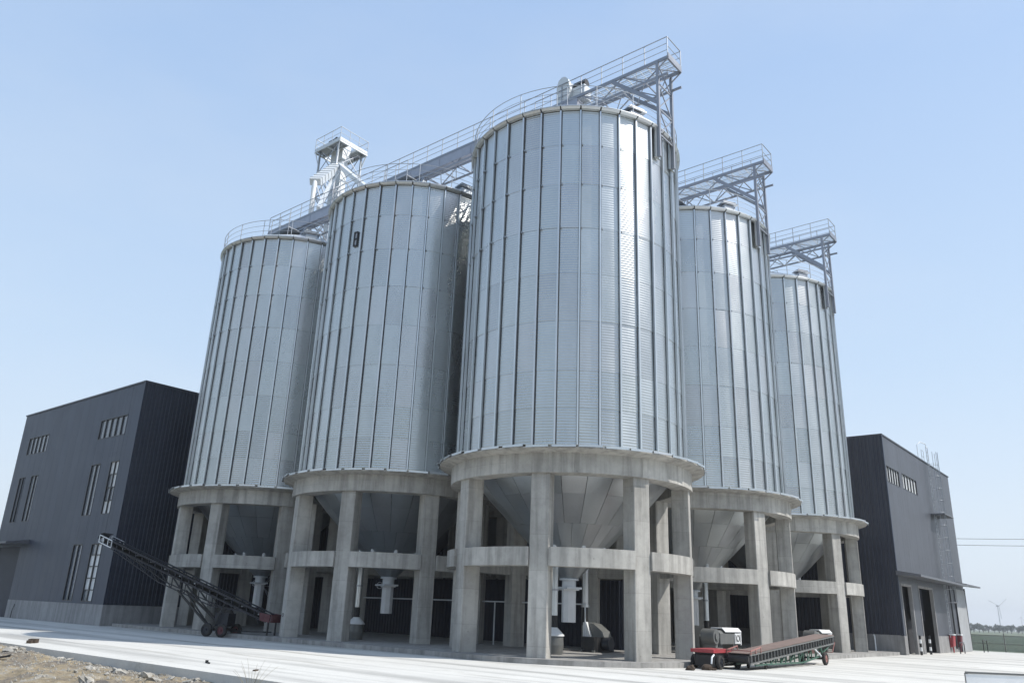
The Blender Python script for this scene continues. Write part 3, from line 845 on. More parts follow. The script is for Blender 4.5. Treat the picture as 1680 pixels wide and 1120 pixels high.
# pale tarpaulin hanging over the last bay
cu = MB(); n = 24
vs = []
for k in range(n + 1):
    x = -16.2 - 3.3 * k / n; yy = 0.12 + 0.05 * math.sin(k * 1.7) + 0.03 * math.sin(k * 3.1)
    vs += [(x, yy, GZ + 0.02), (x, yy * 0.8, 4.55)]
cu.add(vs, [(2 * k, 2 * k + 2, 2 * k + 3, 2 * k + 1) for k in range(n)], True)
cu.add([(x, y - 0.03, z) for x, y, z in vs], [(2 * k, 2 * k + 1, 2 * k + 3, 2 * k + 2) for k in range(n)], True)
M['tarp'] = paint('grey_tarpaulin', (0.36, 0.37, 0.38), 0.6, 0, 0.15)
solo(cu, 'tarpaulin', M['tarp'], 'pale grey sheet hanging in folds at the far end of the grey building', 'tarpaulin', -28.7, 5.85)
# red cloth-wrapped hydrant boxes on the wall and pipe bollards before the doors
def hydrant(u, w_, m, label):
    t = thing('hydrant_cabinet', label, 'hydrant box', u, 5.9, 0, 0, 'hydrant boxes on the grey building')
    MB().extr([(0, 0.2), (0.22, 0.32), (0.28, 1.02), (0, 1.08)], 'x', -w_ / 2, w_ / 2).build('box', m, t)
    MB().box(-w_ / 2 - 0.05, w_ / 2 + 0.05, 0, 0.32, 1.085, 1.15).build('lid', M['white'], t)
    MB().tube([(0, 0.12, GZ), (0, 0.12, 0.3)], 0.05, 8).build('stand_pipe', m, t)
hydrant(-41.4, 0.75, M['red'], 'bright red hydrant box with white lid below the ladder')
hydrant(-43.9, 0.6, paint('dark_red_paint', (0.12, 0.02, 0.03), 0.55), 'dark red hydrant box with white lid beside the pale sheet')
def hooprail(u, v, w_, h_, label, m=M['black']):
    b = MB().tube([(-w_ / 2, 0, 0), (-w_ / 2, 0, h_ - 0.08), (-w_ / 2 + 0.08, 0, h_), (w_ / 2 - 0.08, 0, h_), (w_ / 2, 0, h_ - 0.08), (w_ / 2, 0, 0)], 0.035, 6)
    solo(b, 'hoop_barrier', m, label, 'barrier', u, v, GZ, 0, 'pipe barriers along the grey building')
hooprail(-39.9, 6.9, 1.5, 0.75, 'low black pipe hoop on the yard before the red hydrant box')
hooprail(-48.0, 7.0, 1.6, 0.9, 'black pipe hoop at the far corner of the grey building')
def bollard(u, v, label):
    t = thing('striped_bollard', label, 'bollard', u, v, GZ, 0, 'striped bollards at the door bays')
    for k in range(5):
        MB().tube([(0, 0, 0.24 * k), (0, 0, 0.24 * (k + 1) - 0.004)], 0.075, 10).build('band', M['white'] if k % 2 else M['black'], t)
bollard(-30.9, 6.25, 'black and white bollard in the door bay nearest the silos')
bollard(-33.4, 6.25, 'black and white bollard on the pillar between the two door bays')
solo(MB().tube([(0, 0, 0), (0, 0, 1.1)], 0.05, 8).tube([(0, 0, 1.1), (0, -0.06, 1.14)], 0.05, 8), 'steel_post', M['steel_white'], 'short pale post standing before the shaded side of the grey building', 'post', -28.2, 4.2, GZ)

# ================================================================== things under the silos
pt = thing('darkening_partition', 'low dark navy sheet wall added to darken the space between the silo rows', 'partition', -5.65, -0.9, 0.03)  # navy wall added to deepen the darkness behind the front piers
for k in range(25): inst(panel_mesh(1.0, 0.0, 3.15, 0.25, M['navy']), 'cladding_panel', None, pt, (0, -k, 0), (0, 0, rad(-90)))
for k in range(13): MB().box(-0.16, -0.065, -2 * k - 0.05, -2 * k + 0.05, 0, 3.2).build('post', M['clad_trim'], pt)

def pipe_rail():
    t = thing('pipe_frame', 'long thin pale pipe running level behind the front piers', 'pipe', -1.9, -16, 0.03)
    MB().tube([(0, 0, 1.95), (0, 15.6, 1.95)], 0.035, 6).build('cross_pipe', M['steel_white'], t)
    for y in (0, 4.8, 10.3, 15.55): MB().tube([(0, y, 0), (0, y, 1.95)], 0.035, 6).build('post', M['steel_white'], t)
pipe_rail()
def dust_pipe(u, v, label, hood=True):
    t = thing('dust_pipe', label, 'dust collector', u, v, 0.03, 0, 'dust pipes under the silos')
    MB().tube([(0, 0, 1.45), (0, 0, 2.42)], 0.14, 12).build('pipe', M['rib'], t)
    MB().tube([(0, 0, 2.44), (0, 0, 3.45)], 0.14, 12).build('pipe', M['rib'], t)
    MB().tube([(0, 0, 2.39), (0, 0, 2.47)], 0.165, 12).build('pipe_joint', M['steel'], t)
    h = MB()
    pts = [(0, 0, 0.92 + 0.04 * k) for k in range(14)]
    h.tube(pts, [0.15 if k % 2 else 0.125 for k in range(14)], 10)
    h.build('hose', M['black'], t)
    MB().lathe([(0.14, 1.0), (0.42, 0.72), (0.42, 0.68)], 16).build('hood', M['white'] if hood else M['steel_white'], t)
    MB().lathe([(0.0, 0.69), (0.38, 0.69), (0.4, 0.35), (0.36, 0.0)], 16).build('drum', M['fan_grey'], t)
dust_pipe(1.7, 0.5, 'pale dust pipe over a hooded drum beneath the corner silo')
dust_pipe(2.4, -10.7, 'pale dust pipe over a hooded drum beneath the second silo')
dust_pipe(-10.8, 1.0, 'pale dust pipe beneath the silo behind the green conveyor')
# blower with its own pipe under the corner silo
bl = thing('blower', 'black and grey blower machine standing under a vertical pipe of the corner silo', 'blower', -2.35, -0.1, 0.03)
MB().cbox(-0.75, 0.75, -0.42, 0.42, 0.0, 0.62, 0.1).build('body', M['black'], bl)
MB().extr([(-0.5, 0.62), (0.55, 0.62), (0.45, 0.85), (0.0, 1.15), (-0.35, 1.2), (-0.5, 1.0)], 'x', -0.3, 0.3).build('cowl', M['fan_grey'], bl)
MB().extr([(-0.46, 0.15), (-0.2, 0.2), (-0.05, 0.6), (-0.3, 1.22), (-0.46, 1.2)], 'x', 0.31, 0.45).build('side_guard', M['white'], bl)
MB().tube([(0.2, 0.5, 0.35), (0.2, 0.85, 0.35)], 0.26, 14).build('motor', M['dark_blue'], bl)
for y in (-0.3, 0.3): MB().box(-0.8, 0.8, y - 0.06, y + 0.06, 0.001, 0.09).build('skid', M['fan_grey'], bl)
bp = thing('vertical_pipe', 'thick pale vertical pipe hanging above the blower', 'pipe', -2.35, -0.75, 0)
MB().tube([(0, 0, 1.9), (0, 0, 4.0)], 0.16, 12).tube([(0, 0, 1.86), (0, 0, 1.95)], 0.19, 12).build('pipe', M['rib'], bp)
MB().tube([(0, 0, 1.1), (0, 0, 1.86)], [0.15, 0.13], 12).build('hose', M['black'], bp)

def fan(u, v, label, rot=0):
    t = thing('aeration_fan', label, 'fan', u, v, 0.03, rot, 'grey fans under the silos')
    # long casing along local x, outlet plate at -x end
    prof = lambda h0, h1, w_: [(-w_, h0), (w_, h0), (w_, h1 - 0.16), (w_ * 0.6, h1), (-w_ * 0.6, h1), (-w_, h1 - 0.16)]
    b = MB().extr(prof(0.62, 1.28, 0.42), 'x', -1.7, 0.7)
    b.build('casing', M['fan_grey'], t)
    b = MB()
    b.tube([(1.0, -0.36, 0.98), (1.0, 0.36, 0.98)], 0.37, 20)
    b.tube([(1.0, 0.361, 0.98), (1.0, 0.42, 0.98)], 0.2, 16)
    b.bar((0.4, 0, 0.95), (1.0, 0, 0.98), 0.6, 0.5)
    b.build('impeller_housing', M['fan_grey'], t)
    MB().extr([(-0.47, 1.2), (-0.28, 1.36), (0.28, 1.36), (0.47, 1.2), (0.47, 1.24), (0.3, 1.41), (-0.3, 1.41), (-0.47, 1.24)], 'x', -1.78, 0.2).build('rain_cover', M['white'], t)
    MB().box(-1.77, -1.71, -0.46, 0.46, 0.56, 1.25).build('outlet_plate', M['white'], t)
    MB().tube([(-1.775, 0.2 * math.cos(rad(a)), 0.9 + 0.2 * math.sin(rad(a))) for a in range(0, 360, 20)], 0.035, 5, True).build('outlet_ring', M['fan_grey'], t)
    # the side that faces the yard carries the same square plate with a ring between two bars
    q = MB().box(-1.72, -1.0, 0.425, 0.45, 0.64, 1.14)
    q.build('side_plate', M['white'], t)
    MB().tube([(-1.36 + 0.15 * math.cos(rad(a)), 0.455, 0.9 + 0.15 * math.sin(rad(a))) for a in range(0, 360, 20)], 0.03, 5, True).build('plate_ring', M['fan_grey'], t)
    for x in (-1.62, -1.1): MB().box(x - 0.03, x + 0.03, 0.45, 0.465, 0.7, 1.08).build('plate_bar', M['fan_grey'], t)
    for x in (-1.2, 0.9): MB().box(x - 0.12, x + 0.12, -0.3, 0.3, 0, 0.62).build('stand', M['fan_grey'], t)
    t.scale = (0.85, 0.85, 0.85)
fan(-6.0, 3.9, 'grey fan with white cover raised behind the red trailer end')
fan(-18.3, 3.9, 'grey fan with white cover partly hidden behind the green conveyor head')

# ================================================================== mobile conveyors
def wheel(parent, c, axis, r=0.3, w_=0.16, hub=None):
    c = Vector(c); ax = Vector(axis).normalized() * (w_ / 2)
    t_ = MB()
    n = 20
    a = ax.normalized(); up = Vector((0, 0, 1)); b_ = a.cross(up).normalized(); cc = b_.cross(a)
    prof = [(r * 0.6, -1.0), (r * 0.9, -1.0), (r, -0.6), (r, 0.6), (r * 0.9, 1.0), (r * 0.6, 1.0)]
    rings = [[c + ax * s + (b_ * math.cos(2 * math.pi * k / n) + cc * math.sin(2 * math.pi * k / n)) * rr for k in range(n)] for rr, s in prof]
    for q0, q1 in zip(rings[:-1], rings[1:]):
        t_.add(q0 + q1, [(k, (k + 1) % n, n + (k + 1) % n, n + k) for k in range(n)], True)
    w = MB().tube([c - ax * 0.7, c + ax * 0.7], r * 0.61, 16).tube([c - ax * 1.1, c + ax * 1.1], r * 0.2, 10)
    o = t_.build('wheel', M['tyre'], parent)
    w.build('rim', hub or M['dark_blue'], o)
    return o
def left_conveyor():
    T, P = Vector((4.75, -14.2, 0.78)), Vector((8.4, -24.9, 4.42))
    d2 = Vector((P.x - T.x, P.y - T.y)); L = d2.length; rise = P.z - T.z
    rot = math.atan2(d2.y, d2.x)
    t = thing('mobile_conveyor', 'dark steel belt conveyor raised on two wheels, its tip before the navy building', 'conveyor', T.x, T.y, 0.0, rot)
    Q = lambda s, y, h=0.0: Vector((s * L, y, T.z + s * rise + h))
    HW = 0.38
    for y in (-HW, HW):
        MB().bar(Q(0, y, 0.16), Q(1, y, 0.16), 0.05, 0.06).bar(Q(0, y, -0.14), Q(1, y, -0.14), 0.05, 0.06).build('side_rail', M['dark_blue'], t)
        for k in range(24):
            s = (k + 0.5) / 24
            MB().bar(Q(s, y, -0.11), Q(s, y, 0.13), 0.05, 0.04).build('side_post', M['dark_blue'], t)
    b = MB(); pts = [(0.0, 0.06), (1.0, 0.06)]
    b.bar(Q(0.0, 0, 0.08), Q(1.0, 0, 0.08), 0.62, 0.02); b.bar(Q(0.0, 0, -0.10), Q(1.0, 0, -0.10), 0.62, 0.02)
    b.build('belt', M['black'], t)
    for s in (0.0, 1.0): MB().tube([Q(s, -0.34, -0.01), Q(s, 0.34, -0.01)], 0.11, 14).build('drum_pulley', M['steel'], t)
    for k in range(11):
        s = (k + 0.5) / 11
        MB().tube([Q(s, -0.33, 0.03), Q(s, 0.33, 0.03)], 0.035, 8).build('roller', M['steel'], t)
    # white end frame near the tip
    w = MB()
    for y in (-HW - 0.03, HW + 0.03):
        w.bar(Q(0.93, y, 0.19), Q(1.012, y, 0.19), 0.03, 0.05); w.bar(Q(0.93, y, -0.18), Q(1.012, y, -0.18), 0.03, 0.05)
        w.bar(Q(1.012, y, -0.18), Q(1.012, y, 0.19), 0.03, 0.05)
        for s in (0.955, 0.985, 0.93): w.bar(Q(s, y, -0.18), Q(s, y, 0.19), 0.03, 0.04)
    w.build('end_frame', M['steel_white'], t)
    b = MB()
    prof = [Q(1.0, 0, 0.34) + Vector((0.35 * math.sin(rad(a)), 0, -0.35 + 0.35 * math.cos(rad(a)))) for a in range(0, 100, 20)]
    for p0, p1 in zip(prof[:-1], prof[1:]): b.bar(p0, p1, 0.7, 0.02)
    b.build('tip_hood', M['dark_blue'], t)
    # underslung truss
    w = MB()
    for y in (-0.3, 0.3):
        k0 = [Q(0.3, y, -0.62), Q(0.62, y, -0.72), Q(1.0, y, -0.16)]
        w.bar(Q(0.12, y, -0.16), k0[0], 0.04, 0.05); w.bar(k0[0], k0[1], 0.04, 0.05); w.bar(k0[1], k0[2], 0.035, 0.045)
        for s in (0.3, 0.38, 0.46, 0.54, 0.62, 0.7, 0.78):
            h_ = -0.62 - 0.1 * (s - 0.3) / 0.32 if s <= 0.62 else -0.72 + 0.56 * (s - 0.62) / 0.38
            w.bar(Q(s, y, -0.14), Q(s, y, h_), 0.035, 0.035)
            w.bar(Q(s, y, h_), Q(min(s + 0.08, 0.86), y, -0.14), 0.03, 0.03)
    w.build('truss', M['dark_blue'], t)
    # undercarriage
    sw = 0.265; ax = Vector((sw * L, 0, GZ + 0.31))
    for y in (-0.55, 0.55):
        MB().bar(ax + Vector((0, y * 0.9, 0)), Q(0.50, y * 0.55, -0.66), 0.07, 0.09).build('carriage_leg', M['black'], t)
        MB().bar(ax + Vector((0.1, y * 0.8, 0.05)), Q(0.44, y * 0.5, -0.64), 0.05, 0.06).build('carriage_leg', M['black'], t)
        MB().bar(ax + Vector((0, y * 0.9, 0)), Q(0.23, y * 0.55, -0.2), 0.07, 0.08).build('carriage_post', M['black'], t)
        for dx in (-0.62, 0.25): wheel(t, ax + Vector((dx, y, 0)), (0, 1, 0), 0.31, 0.18, M['maroon'] if dx < 0 else M['dark_blue'])
    for dx in (-0.62, 0.25): MB().bar(ax + Vector((dx, -0.6, 0)), ax + Vector((dx, 0.6, 0)), 0.09, 0.09).build('axle', M['black'], t)
    for y in (-0.4, 0.4): MB().bar(ax + Vector((-0.75, y, 0.04)), ax + Vector((0.4, y, 0.04)), 0.08, 0.1).build('bogie_beam', M['black'], t)
    MB().tube([ax + Vector((-0.25, -0.3, 0.62)), ax + Vector((-0.25, -0.2, 0.62))], 0.34, 18).build('winch_wheel', M['black'], t)
    MB().box(ax.x - 0.7, ax.x + 0.1, -0.28, 0.28, 0.35, 0.95).build('drive_box', M['dark_blue'], t)
    MB().bar(ax + Vector((-0.1, 0, -0.02)), (-0.1, 0, 0.18), 0.09, 0.07).build('tow_bar', M['black'], t)
    pf_ = [(-0.25, 0.62), (0.3, 0.7), (0.36, 1.06), (-0.28, 0.98)]
    b = MB().extr(pf_, 'y', -0.46, -0.42).extr(pf_, 'y', 0.42, 0.46)
    b.bar((-0.32, -0.42, 0.8), (-0.32, 0.42, 0.8), 0.04, 0.36)
    b.build('feed_hopper', M['maroon'], t)
    for y in (-0.3, 0.3): MB().bar((-0.1, y, 0.03), (-0.1, y, 0.66), 0.06, 0.06).build('tail_leg', M['black'], t)
left_conveyor()
def right_conveyor():
    T, P = Vector((-0.75, 7.15, 0.22)), Vector((-10.5, 7.0, 0.88))
    d2 = Vector((P.x - T.x, P.y - T.y)); L = d2.length; rise = P.z - T.z
    rot = math.atan2(d2.y, d2.x)
    t = thing('mobile_conveyor', 'low green belt conveyor with brown belt lying along the silo slab', 'conveyor', T.x, T.y, 0.0, rot)
    Q = lambda s, y, h=0.0: Vector((s * L, y, T.z + s * rise + h))
    HW = 0.42
    for y in (-HW, HW):
        MB().bar(Q(0, y, 0.15), Q(1, y, 0.15), 0.05, 0.05).bar(Q(0, y, -0.15), Q(1, y, -0.15), 0.05, 0.06).build('side_rail', M['fan_grey'], t)
        for k in range(30):
            s = (k + 0.3) / 30
            MB().bar(Q(s, y, -0.12), Q(s, y, 0.13), 0.05, 0.03).build('side_post', M['fan_grey'], t)
    MB().bar(Q(0.0, 0, 0.2), Q(1.0, 0, 0.2), 0.86, 0.025).build('belt', M['belt'], t)
    MB().bar(Q(0.005, 0, -0.0), Q(0.995, 0, -0.0), 0.78, 0.26).build('belt_bed', M['black'], t)
    for s in (0.0, 1.0): MB().tube([Q(s, -0.4, 0.02), Q(s, 0.4, 0.02)], 0.13, 14).build('drum_pulley', M['black'], t)
    for y in (-0.36, 0.36):
        w = MB()
        lo = lambda s: Q(s, y, -0.24 - 0.36 * max(0, min(1, (s - 0.08) / 0.5)) + 0.12 * max(0, (s - 0.6) / 0.4))
        N = 14
        for k in range(N):
            s0_, s1_ = 0.06 + 0.74 * k / N, 0.06 + 0.74 * (k + 1) / N
            w.bar(lo(s0_), lo(s1_), 0.05, 0.06)
            w.bar(lo(s0_), Q(s0_, y, -0.15), 0.04, 0.04)
            if k % 2: w.bar(lo(s0_), Q(s1_, y, -0.15), 0.035, 0.035)
        w.bar(lo(0.8), Q(0.97, y, -0.15), 0.05, 0.05)
        w.build('truss', M['green'], t)
    sw = 0.83; ax = Vector((sw * L, 0, GZ + 0.27))
    for y in (-0.5, 0.5):
        wheel(t, ax + Vector((0, y, 0)), (0, 1, 0), 0.27, 0.14, M['faded_red'])
        MB().bar(ax + Vector((0, y * 0.85, 0)), Q(0.80, y * 0.8, -0.1), 0.07, 0.07).build('carriage_post', M['green'], t)
        MB().bar(ax + Vector((0, y * 0.85, 0)), Q(0.72, y * 0.8, -0.15), 0.05, 0.05).build('carriage_leg', M['steel_white'], t)
    MB().bar(ax + Vector((0, -0.55, 0)), ax + Vector((0, 0.55, 0)), 0.08, 0.08).build('axle', M['black'], t)
    MB().box(0.885 * L, 0.94 * L, 0.3, 0.5, T.z + rise * 0.9 - 0.55, T.z + rise * 0.9 - 0.18).build('motor_guard', M['faded_red'], t)
    w = MB().bar(Q(1.0, -0.45, -0.1), Q(0.955, -0.45, -0.5), 0.03, 0.03).bar(Q(1.0, 0.45, -0.1), Q(0.955, 0.45, -0.5), 0.03, 0.03).bar(Q(0.955, -0.45, -0.5), Q(0.955, 0.45, -0.5), 0.03, 0.03)
    w.build('head_handle', M['faded_red'], t)
    for y in (-0.35, 0.35):
        MB().bar((0.17 * L, y, GZ + 0.12), Q(0.17, y, -0.15), 0.06, 0.06).build('stand', M['black'], t)
        wheel(t, (0.17 * L, y, GZ + 0.1), (0, 1, 0), 0.1, 0.07)
    w = MB()
    for y in (-0.46, 0.46):
        w.bar(Q(0.0, y, 0.3), Q(0.10, y, 0.36), 0.03, 0.04)
        for s in (0.0, 0.05, 0.10): w.bar(Q(s, y, 0.16), Q(s, y, 0.33), 0.03, 0.03)
    w.bar(Q(0.0, -0.46, 0.3), Q(0.0, 0.46, 0.3), 0.03, 0.04)
    w.build('feed_guard', M['faded_red'], t)
right_conveyor()
# red topped trailer machine at the tail of the green conveyor
tr = thing('loader_trailer', 'red topped black loading machine standing at the tail of the green conveyor', 'machine', -0.85, 6.2, GZ)
MB().cbox(-1.1, 1.1, -0.42, 0.42, 0.1, 0.48, 0.1).build('body', M['black'], tr)
MB().prism([(-0.5, -0.46), (1.15, -0.46), (1.15, 0.46), (-0.5, 0.46)], 0.56, 0.68).build('tray', M['red'], tr)
MB().prism([(-0.9, -0.42), (0.9, -0.42), (0.9, 0.42), (-0.9, 0.42)], 0.48, 0.56).build('chassis', M['black'], tr)
for x in (-0.75, 0.75):
    for y in (-0.5, 0.5): wheel(tr, (x, y, 0.24), (0, 1, 0), 0.24, 0.14)
MB().tube([(1.1, 0.44, 0.5), (1.28, 0.44, 0.42), (1.33, 0.44, 0.2)], 0.035, 6).build('mudguard', M['steel_white'], tr)
w = MB()
for z in (0.18, 0.26, 0.34): w.box(-0.5, 0.5, 0.421, 0.44, z, z + 0.03)
w.build('grille', M['fan_grey'], tr)

# ================================================================== small things on the ground
def lump_mesh(r, sq=0.6, seed=0, sub=2, amp=0.35, name='lump'):
    rn = random.Random(seed)
    bm = bmesh.new(); bmesh.ops.create_icosphere(bm, subdivisions=sub, radius=r)
    for v in bm.verts:
        d = v.co.normalized(); f = 1 + amp * (vnoise(d.x * 2.2 + seed * 3.7 + 9, d.y * 2.2 + d.z * 1.7 + 5, seed) - 0.5) * 2 + rn.uniform(-0.06, 0.06)
        v.co *= f; v.co.z *= sq
    me = bpy.data.meshes.new(name); bm.to_mesh(me); bm.free()
    return me
def lump(name, m, u, v, z, r, seed, label, cat, sq=0.6, group=None):
    o = inst(lump_mesh(r, sq, seed, name=name), name, m, None, site(u, v, z + r * sq * 0.6), (0, 0, seed * 1.3))
    return tag(o, label, cat, group)
lump('soil_clod', M['clod'], 1.55, 6.35, GZ, 0.17, 1, 'dark brown clod on the yard nearer the corner silo foot', 'clod', 0.7, 'clods by the slab')
lump('soil_clod', M['clod'], 0.75, 6.6, GZ, 0.19, 2, 'dark brown clod on the yard nearer the red trailer', 'clod', 0.65, 'clods by the slab')
lump('soil_clod', M['clod'], 0.55, 6.75, GZ, 0.10, 3, 'smallest brown clod crumbling beside the larger one near the red trailer', 'clod', 0.5, 'clods by the slab')
b = MB().box(-0.2, 0.2, -0.12, 0.12, 0, 0.14).box(0.22, 0.42, -0.1, 0.05, 0, 0.1)
solo(b, 'wood_offcut', M['clod'], 'dark block lying on the sunlit yard near the earth mound', 'offcut', 16.0, -12.3, GZ, 0.9)
b = MB().bar((-0.16, 0, 0.025), (0.2, 0.05, 0.02), 0.04, 0.035).box(-0.2, -0.1, -0.04, 0.04, 0, 0.075)
solo(b, 'scrap_bit', M['black'], 'small dark scrap with a thin tail on the bright yard', 'scrap', 15.4, -1.7, GZ, 1.1)
solo(MB().box(-0.14, 0.14, -0.04, 0.04, 0, 0.03), 'wood_splinter', M['clod'], 'thin dark splinter on the bright yard by the yard edge', 'splinter', 15.6, 1.0, GZ, 0.7)

# rubble on the mound: the larger chunks singly, the crumbs as one mass
rn = random.Random(5)
chunk_me = []
for s in range(6):
    me = lump_mesh(1.0, 0.5, 20 + s, 2, 0.75, 'rubble_chunk'); me.materials.append(M['chunk'])
    chunk_me.append(me)
nchunk = 0
while nchunk < 130:
    u = 17.1 + abs(rn.gauss(0, 1.9)); v = rn.uniform(-17, 6)
    if u > 24: continue
    if rn.random() > (0.95 if v < -7 else 0.45): continue
    r = rn.choice((0.04, 0.06, 0.08, 0.11, 0.14) if u > 18 else (0.04, 0.06, 0.08))
    o = inst(chunk_me[rn.randrange(6)], 'rubble_chunk', None, None, site(u, v, soil_z(u, v) + r * 0.25), (rn.uniform(-0.5, 0.5), rn.uniform(-0.5, 0.5), rn.uniform(0, 6)))
    o.scale = (r * rn.uniform(0.8, 1.6), r * rn.uniform(0.7, 1.2), r * rn.uniform(0.7, 1.2))
    tag(o, 'pale broken concrete chunk lying on the earth mound at the yard edge', 'rubble', 'rubble chunks on the earth mound')
    nchunk += 1
cr = MB()
for k in range(5200):
    u = 17.0 + abs(rn.gauss(0, 2.2)); v = rn.uniform(-20, 9)
    r = rn.choice((0.01, 0.014, 0.02, 0.03, 0.045)); z = soil_z(u, v)
    pts = [(u + r * rn.uniform(0.6, 1.3), v, z), (u, v + r * rn.uniform(0.6, 1.3), z), (u - r * rn.uniform(0.6, 1.3), v, z), (u, v - r * rn.uniform(0.6, 1.3), z), (u + r * 0.3, v + r * 0.2, z + r * rn.uniform(0.8, 1.5))]
    cr.add(pts, [(0, 1, 4), (1, 2, 4), (2, 3, 4), (3, 0, 4)])
tag(cr.build('rubble', M['chunk'], None, site(0, 0), (0, 0, SITE)), kind='stuff')

for k, (u, v, a, ln) in enumerate(((18.3, -9.8, 0.5, 0.5), (19.2, -6.0, 2.1, 0.45))):
    b = MB().bar((-ln / 2, 0, 0), (ln / 2, 0, 0.08), 0.05, 0.05).bar((ln * 0.1, 0, 0.05), (ln * 0.25, 0.16, 0.1), 0.03, 0.03)
    solo(b, 'scrap_stick', M['black'], ('dark forked stick on the left crest of the earth mound', 'dark forked stick on the mound nearer the dry weed')[k], 'stick', u, v, soil_z(u, v) + 0.04, a)
# dry weed in the foreground
def weed(u, v, label, n, h_, seed):
    rr = random.Random(seed)
    t = thing('dry_weed', label, 'weed', u, v, soil_z(u, v), 0, 'dry weeds at the bottom edge')
    for k in range(n):
        a = rr.uniform(0, 6.28); ln = h_ * rr.uniform(0.6, 1.1); lean = rr.uniform(0.2, 0.7)
        pts = []
        for i in range(7):
            f = i / 6
            pts.append((0.05 * math.cos(a) + math.cos(a) * lean * ln * f * f * 0.9, 0.05 * math.sin(a) + math.sin(a) * lean * ln * f * f * 0.9, ln * f * (1 - 0.25 * f * lean)))
        MB().tube(pts, [0.007 * (1 - 0.75 * i / 6) for i in range(7)], 4).build('stem', M['dry'], t)
weed(18.6, 5.3, 'thin dry grass stems arching over the bright yard edge', 12, 0.9, 3)

# white rail barrier in the near right corner
bt = thing('rail_barrier', 'blurred white boarded rail at the bottom right corner', 'barrier', -0.6, 14.6, GZ, rad(128))
MB().box(-0.0, 6.5, -0.02, 0.02, 0.1, 0.42).build('board', M['white'], bt)
MB().bar((0, 0, 0.46), (6.5, 0, 0.46), 0.07, 0.06).build('top_rail', M['fan_grey'], bt)
for x in (0.04, 2.2, 4.4, 6.46): MB().bar((x, 0.06, 0), (x, 0.06, 0.45), 0.07, 0.07).build('post', M['fan_grey'], bt)

# ================================================================== far side: fence, field, trees, turbines, wires
ft = thing('mesh_fence', 'low green mesh fence across the far edge of the yard', 'fence', -51.8, 2, GZ)
for k in range(14):
    MB().bar((0, 2.9 * k, 0), (0, 2.9 * k, 1.45 if k % 3 else 1.75), 0.08, 0.08).build('fence_post', M['fan_grey'], ft)
    if k < 13:
        MB().box(-0.01, 0.01, 2.9 * k + 0.06, 2.9 * k + 2.84, 0.06, 1.25).build('mesh_panel', M['screen'], ft)
MB().bar((0, 0, 1.28), (0, 37.7, 1.28), 0.05, 0.05).bar((0.03, 0, 0.62), (0.03, 37.7, 0.62), 0.03, 0.03).build('fence_rail', M['fan_grey'], ft)

def far(px_az, dist, z=-0.62):
    """world point at an azimuth (degrees right of straight ahead) and distance"""
    return Vector((dist * math.sin(rad(px_az)), dist * math.cos(rad(px_az)), z))
def tree_meshes(seed):
    rr = random.Random(seed)
    tk = MB().tube([(0, 0, 0), (0.1, 0, 1.2), (0.05, 0.1, 2.6)], [0.22, 0.16, 0.08], 6)
    for k in range(4):
        a = k * 1.7; tk.tube([(0.06, 0, 1.3 + 0.3 * k), (math.cos(a) * 1.2, math.sin(a) * 1.2, 2.4 + 0.3 * k)], [0.09, 0.03], 5)
    cr = MB()
    for c in range(16):
        a = rr.uniform(0, 6.28); q = rr.uniform(0, 1.9); cz = rr.uniform(1.7, 4.7); cx, cy = q * math.cos(a), q * math.sin(a)
        s = rr.uniform(0.6, 1.05)
        for k in range(36):
            d = Vector((rr.gauss(0, 1), rr.gauss(0, 1), rr.gauss(0, 1))).normalized() * s * rr.uniform(0.6, 1)
            e1_ = Vector((rr.gauss(0, 1), rr.gauss(0, 1), rr.gauss(0, 1))).normalized() * 0.3
            e2_ = e1_.cross(d).normalized() * 0.22
            p0 = Vector((cx, cy, cz)) + d
            cr.add([p0 - e1_, p0 + e2_, p0 + e1_, p0 - e2_], [(0, 1, 2, 3)])
    return me_of(tk, 'trunk', M['bark']), me_of(cr, 'crown', M['leaf'])
tms = [tree_meshes(s) for s in (1, 2, 3)]
rn = random.Random(8)
for k in range(22):
    az = 28.6 + 5.0 * k / 21 + rn.uniform(-0.06, 0.06); dist = rn.uniform(640, 720)
    o = bpy.data.objects.new('field_tree', None); o.location = far(az, dist); o.rotation_euler = (0, 0, rn.uniform(0, 6))
    s = rn.uniform(0.75, 1.15); o.scale = (s * 1.25, s * 1.25, s)
    col.objects.link(o)
    tag(o, 'small bushy tree in the distant row across the field', 'tree', 'trees in the distant field row')
    a, b = tms[k % 3]
    inst(a, 'trunk', None, o); inst(b, 'crown', None, o)
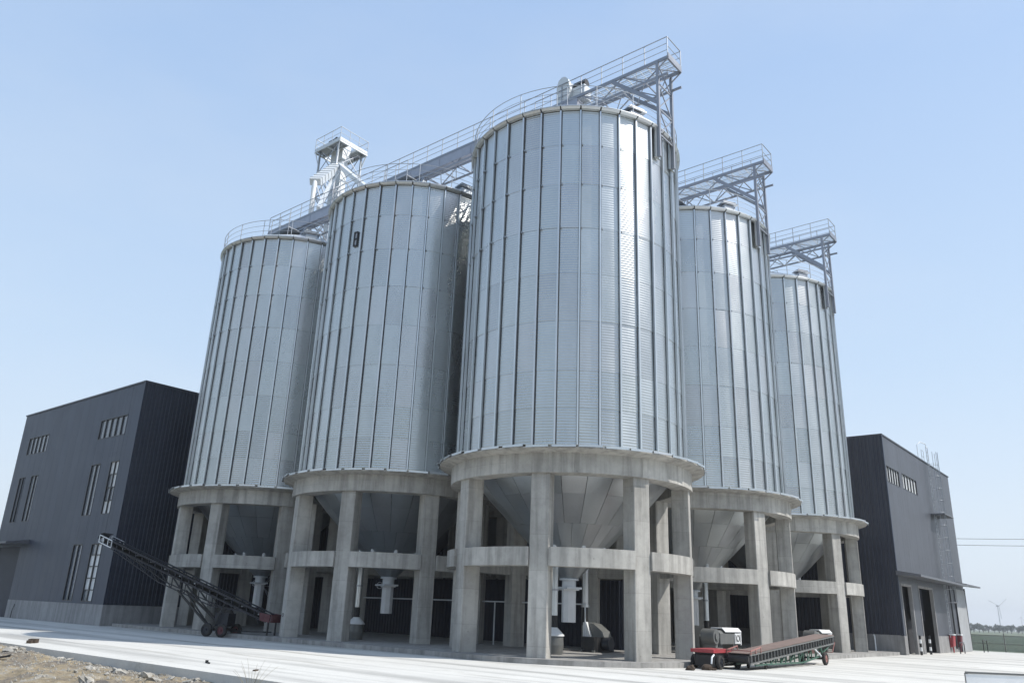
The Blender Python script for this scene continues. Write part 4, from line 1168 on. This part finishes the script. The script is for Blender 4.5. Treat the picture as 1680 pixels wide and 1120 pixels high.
def turbine(az, dist, h_, blade, yaw, spin, label):
    o = bpy.data.objects.new('wind_turbine', None); o.location = far(az, dist); o.rotation_euler = (0, 0, yaw); col.objects.link(o)
    tag(o, label, 'wind turbine', 'distant wind turbines')
    MB().tube([(0, 0, 0), (0, 0, h_)], [h_ * 0.022, h_ * 0.013], 10).build('mast', M['turbine'], o)
    MB().box(-h_ * 0.03, h_ * 0.03, -h_ * 0.06, h_ * 0.06, h_, h_ + h_ * 0.055).build('nacelle', M['turbine'], o)
    for k in range(3):
        a = spin + k * 2 * math.pi / 3
        MB().bar((0, -h_ * 0.07, h_ * 1.025), (blade * math.sin(a), -h_ * 0.07, h_ * 1.025 + blade * math.cos(a)), h_ * 0.018, h_ * 0.01, (0, 1, 0)).build('blade', M['turbine'], o)
turbine(30.9, 1500, 36, 19, 0.2, 0.95, 'largest distant wind turbine, close beside the pale sheet of the grey building')
turbine(32.0, 2600, 34, 20, 0.5, 0.3, 'small distant wind turbine between the two others')
turbine(32.75, 2600, 34, 20, 0.1, 1.2, 'small distant wind turbine nearest the picture edge')
# power line: two poles with two wires
pw = thing('power_line', 'pair of thin overhead wires running to the right beyond the grey building', 'power line', -60, -6, -0.62)
def sag(p0, p1, d, n=14):
    p0, p1 = Vector(p0), Vector(p1)
    return [p0.lerp(p1, k / n) - Vector((0, 0, 4 * d * (k / n) * (1 - k / n))) for k in range(n + 1)]
for x, y in ((0, 0), (-8, 45)):
    MB().tube([(x, y, 0), (x, y, 11)], [0.16, 0.1], 8).bar((x - 0.9, y, 10.3), (x + 0.9, y, 10.3), 0.1, 0.1).build('pole', M['fan_grey'], pw)
for dx, z in ((-0.7, 10.4), (0.7, 10.9)):
    MB().tube(sag((dx, 0, z), (-8 + dx, 45, z), 0.5), 0.02, 4).build('wire', M['wire'], pw)
hz = bpy.data.materials.new('summer_haze'); hz.use_nodes = True
hn = hz.node_tree.nodes; hn.remove(hn['Principled BSDF'])
pv = hn.new('ShaderNodeVolumePrincipled')
pv.inputs['Color'].default_value = (0.93, 0.96, 1.0, 1); pv.inputs['Density'].default_value = 0.0004; pv.inputs['Anisotropy'].default_value = 0.2
hz.node_tree.links.new(pv.outputs[0], hn['Material Output'].inputs['Volume'])
tag(MB().box(-3100, 3100, -3100, 3100, -1.62, 62).build('haze', hz), kind='stuff')
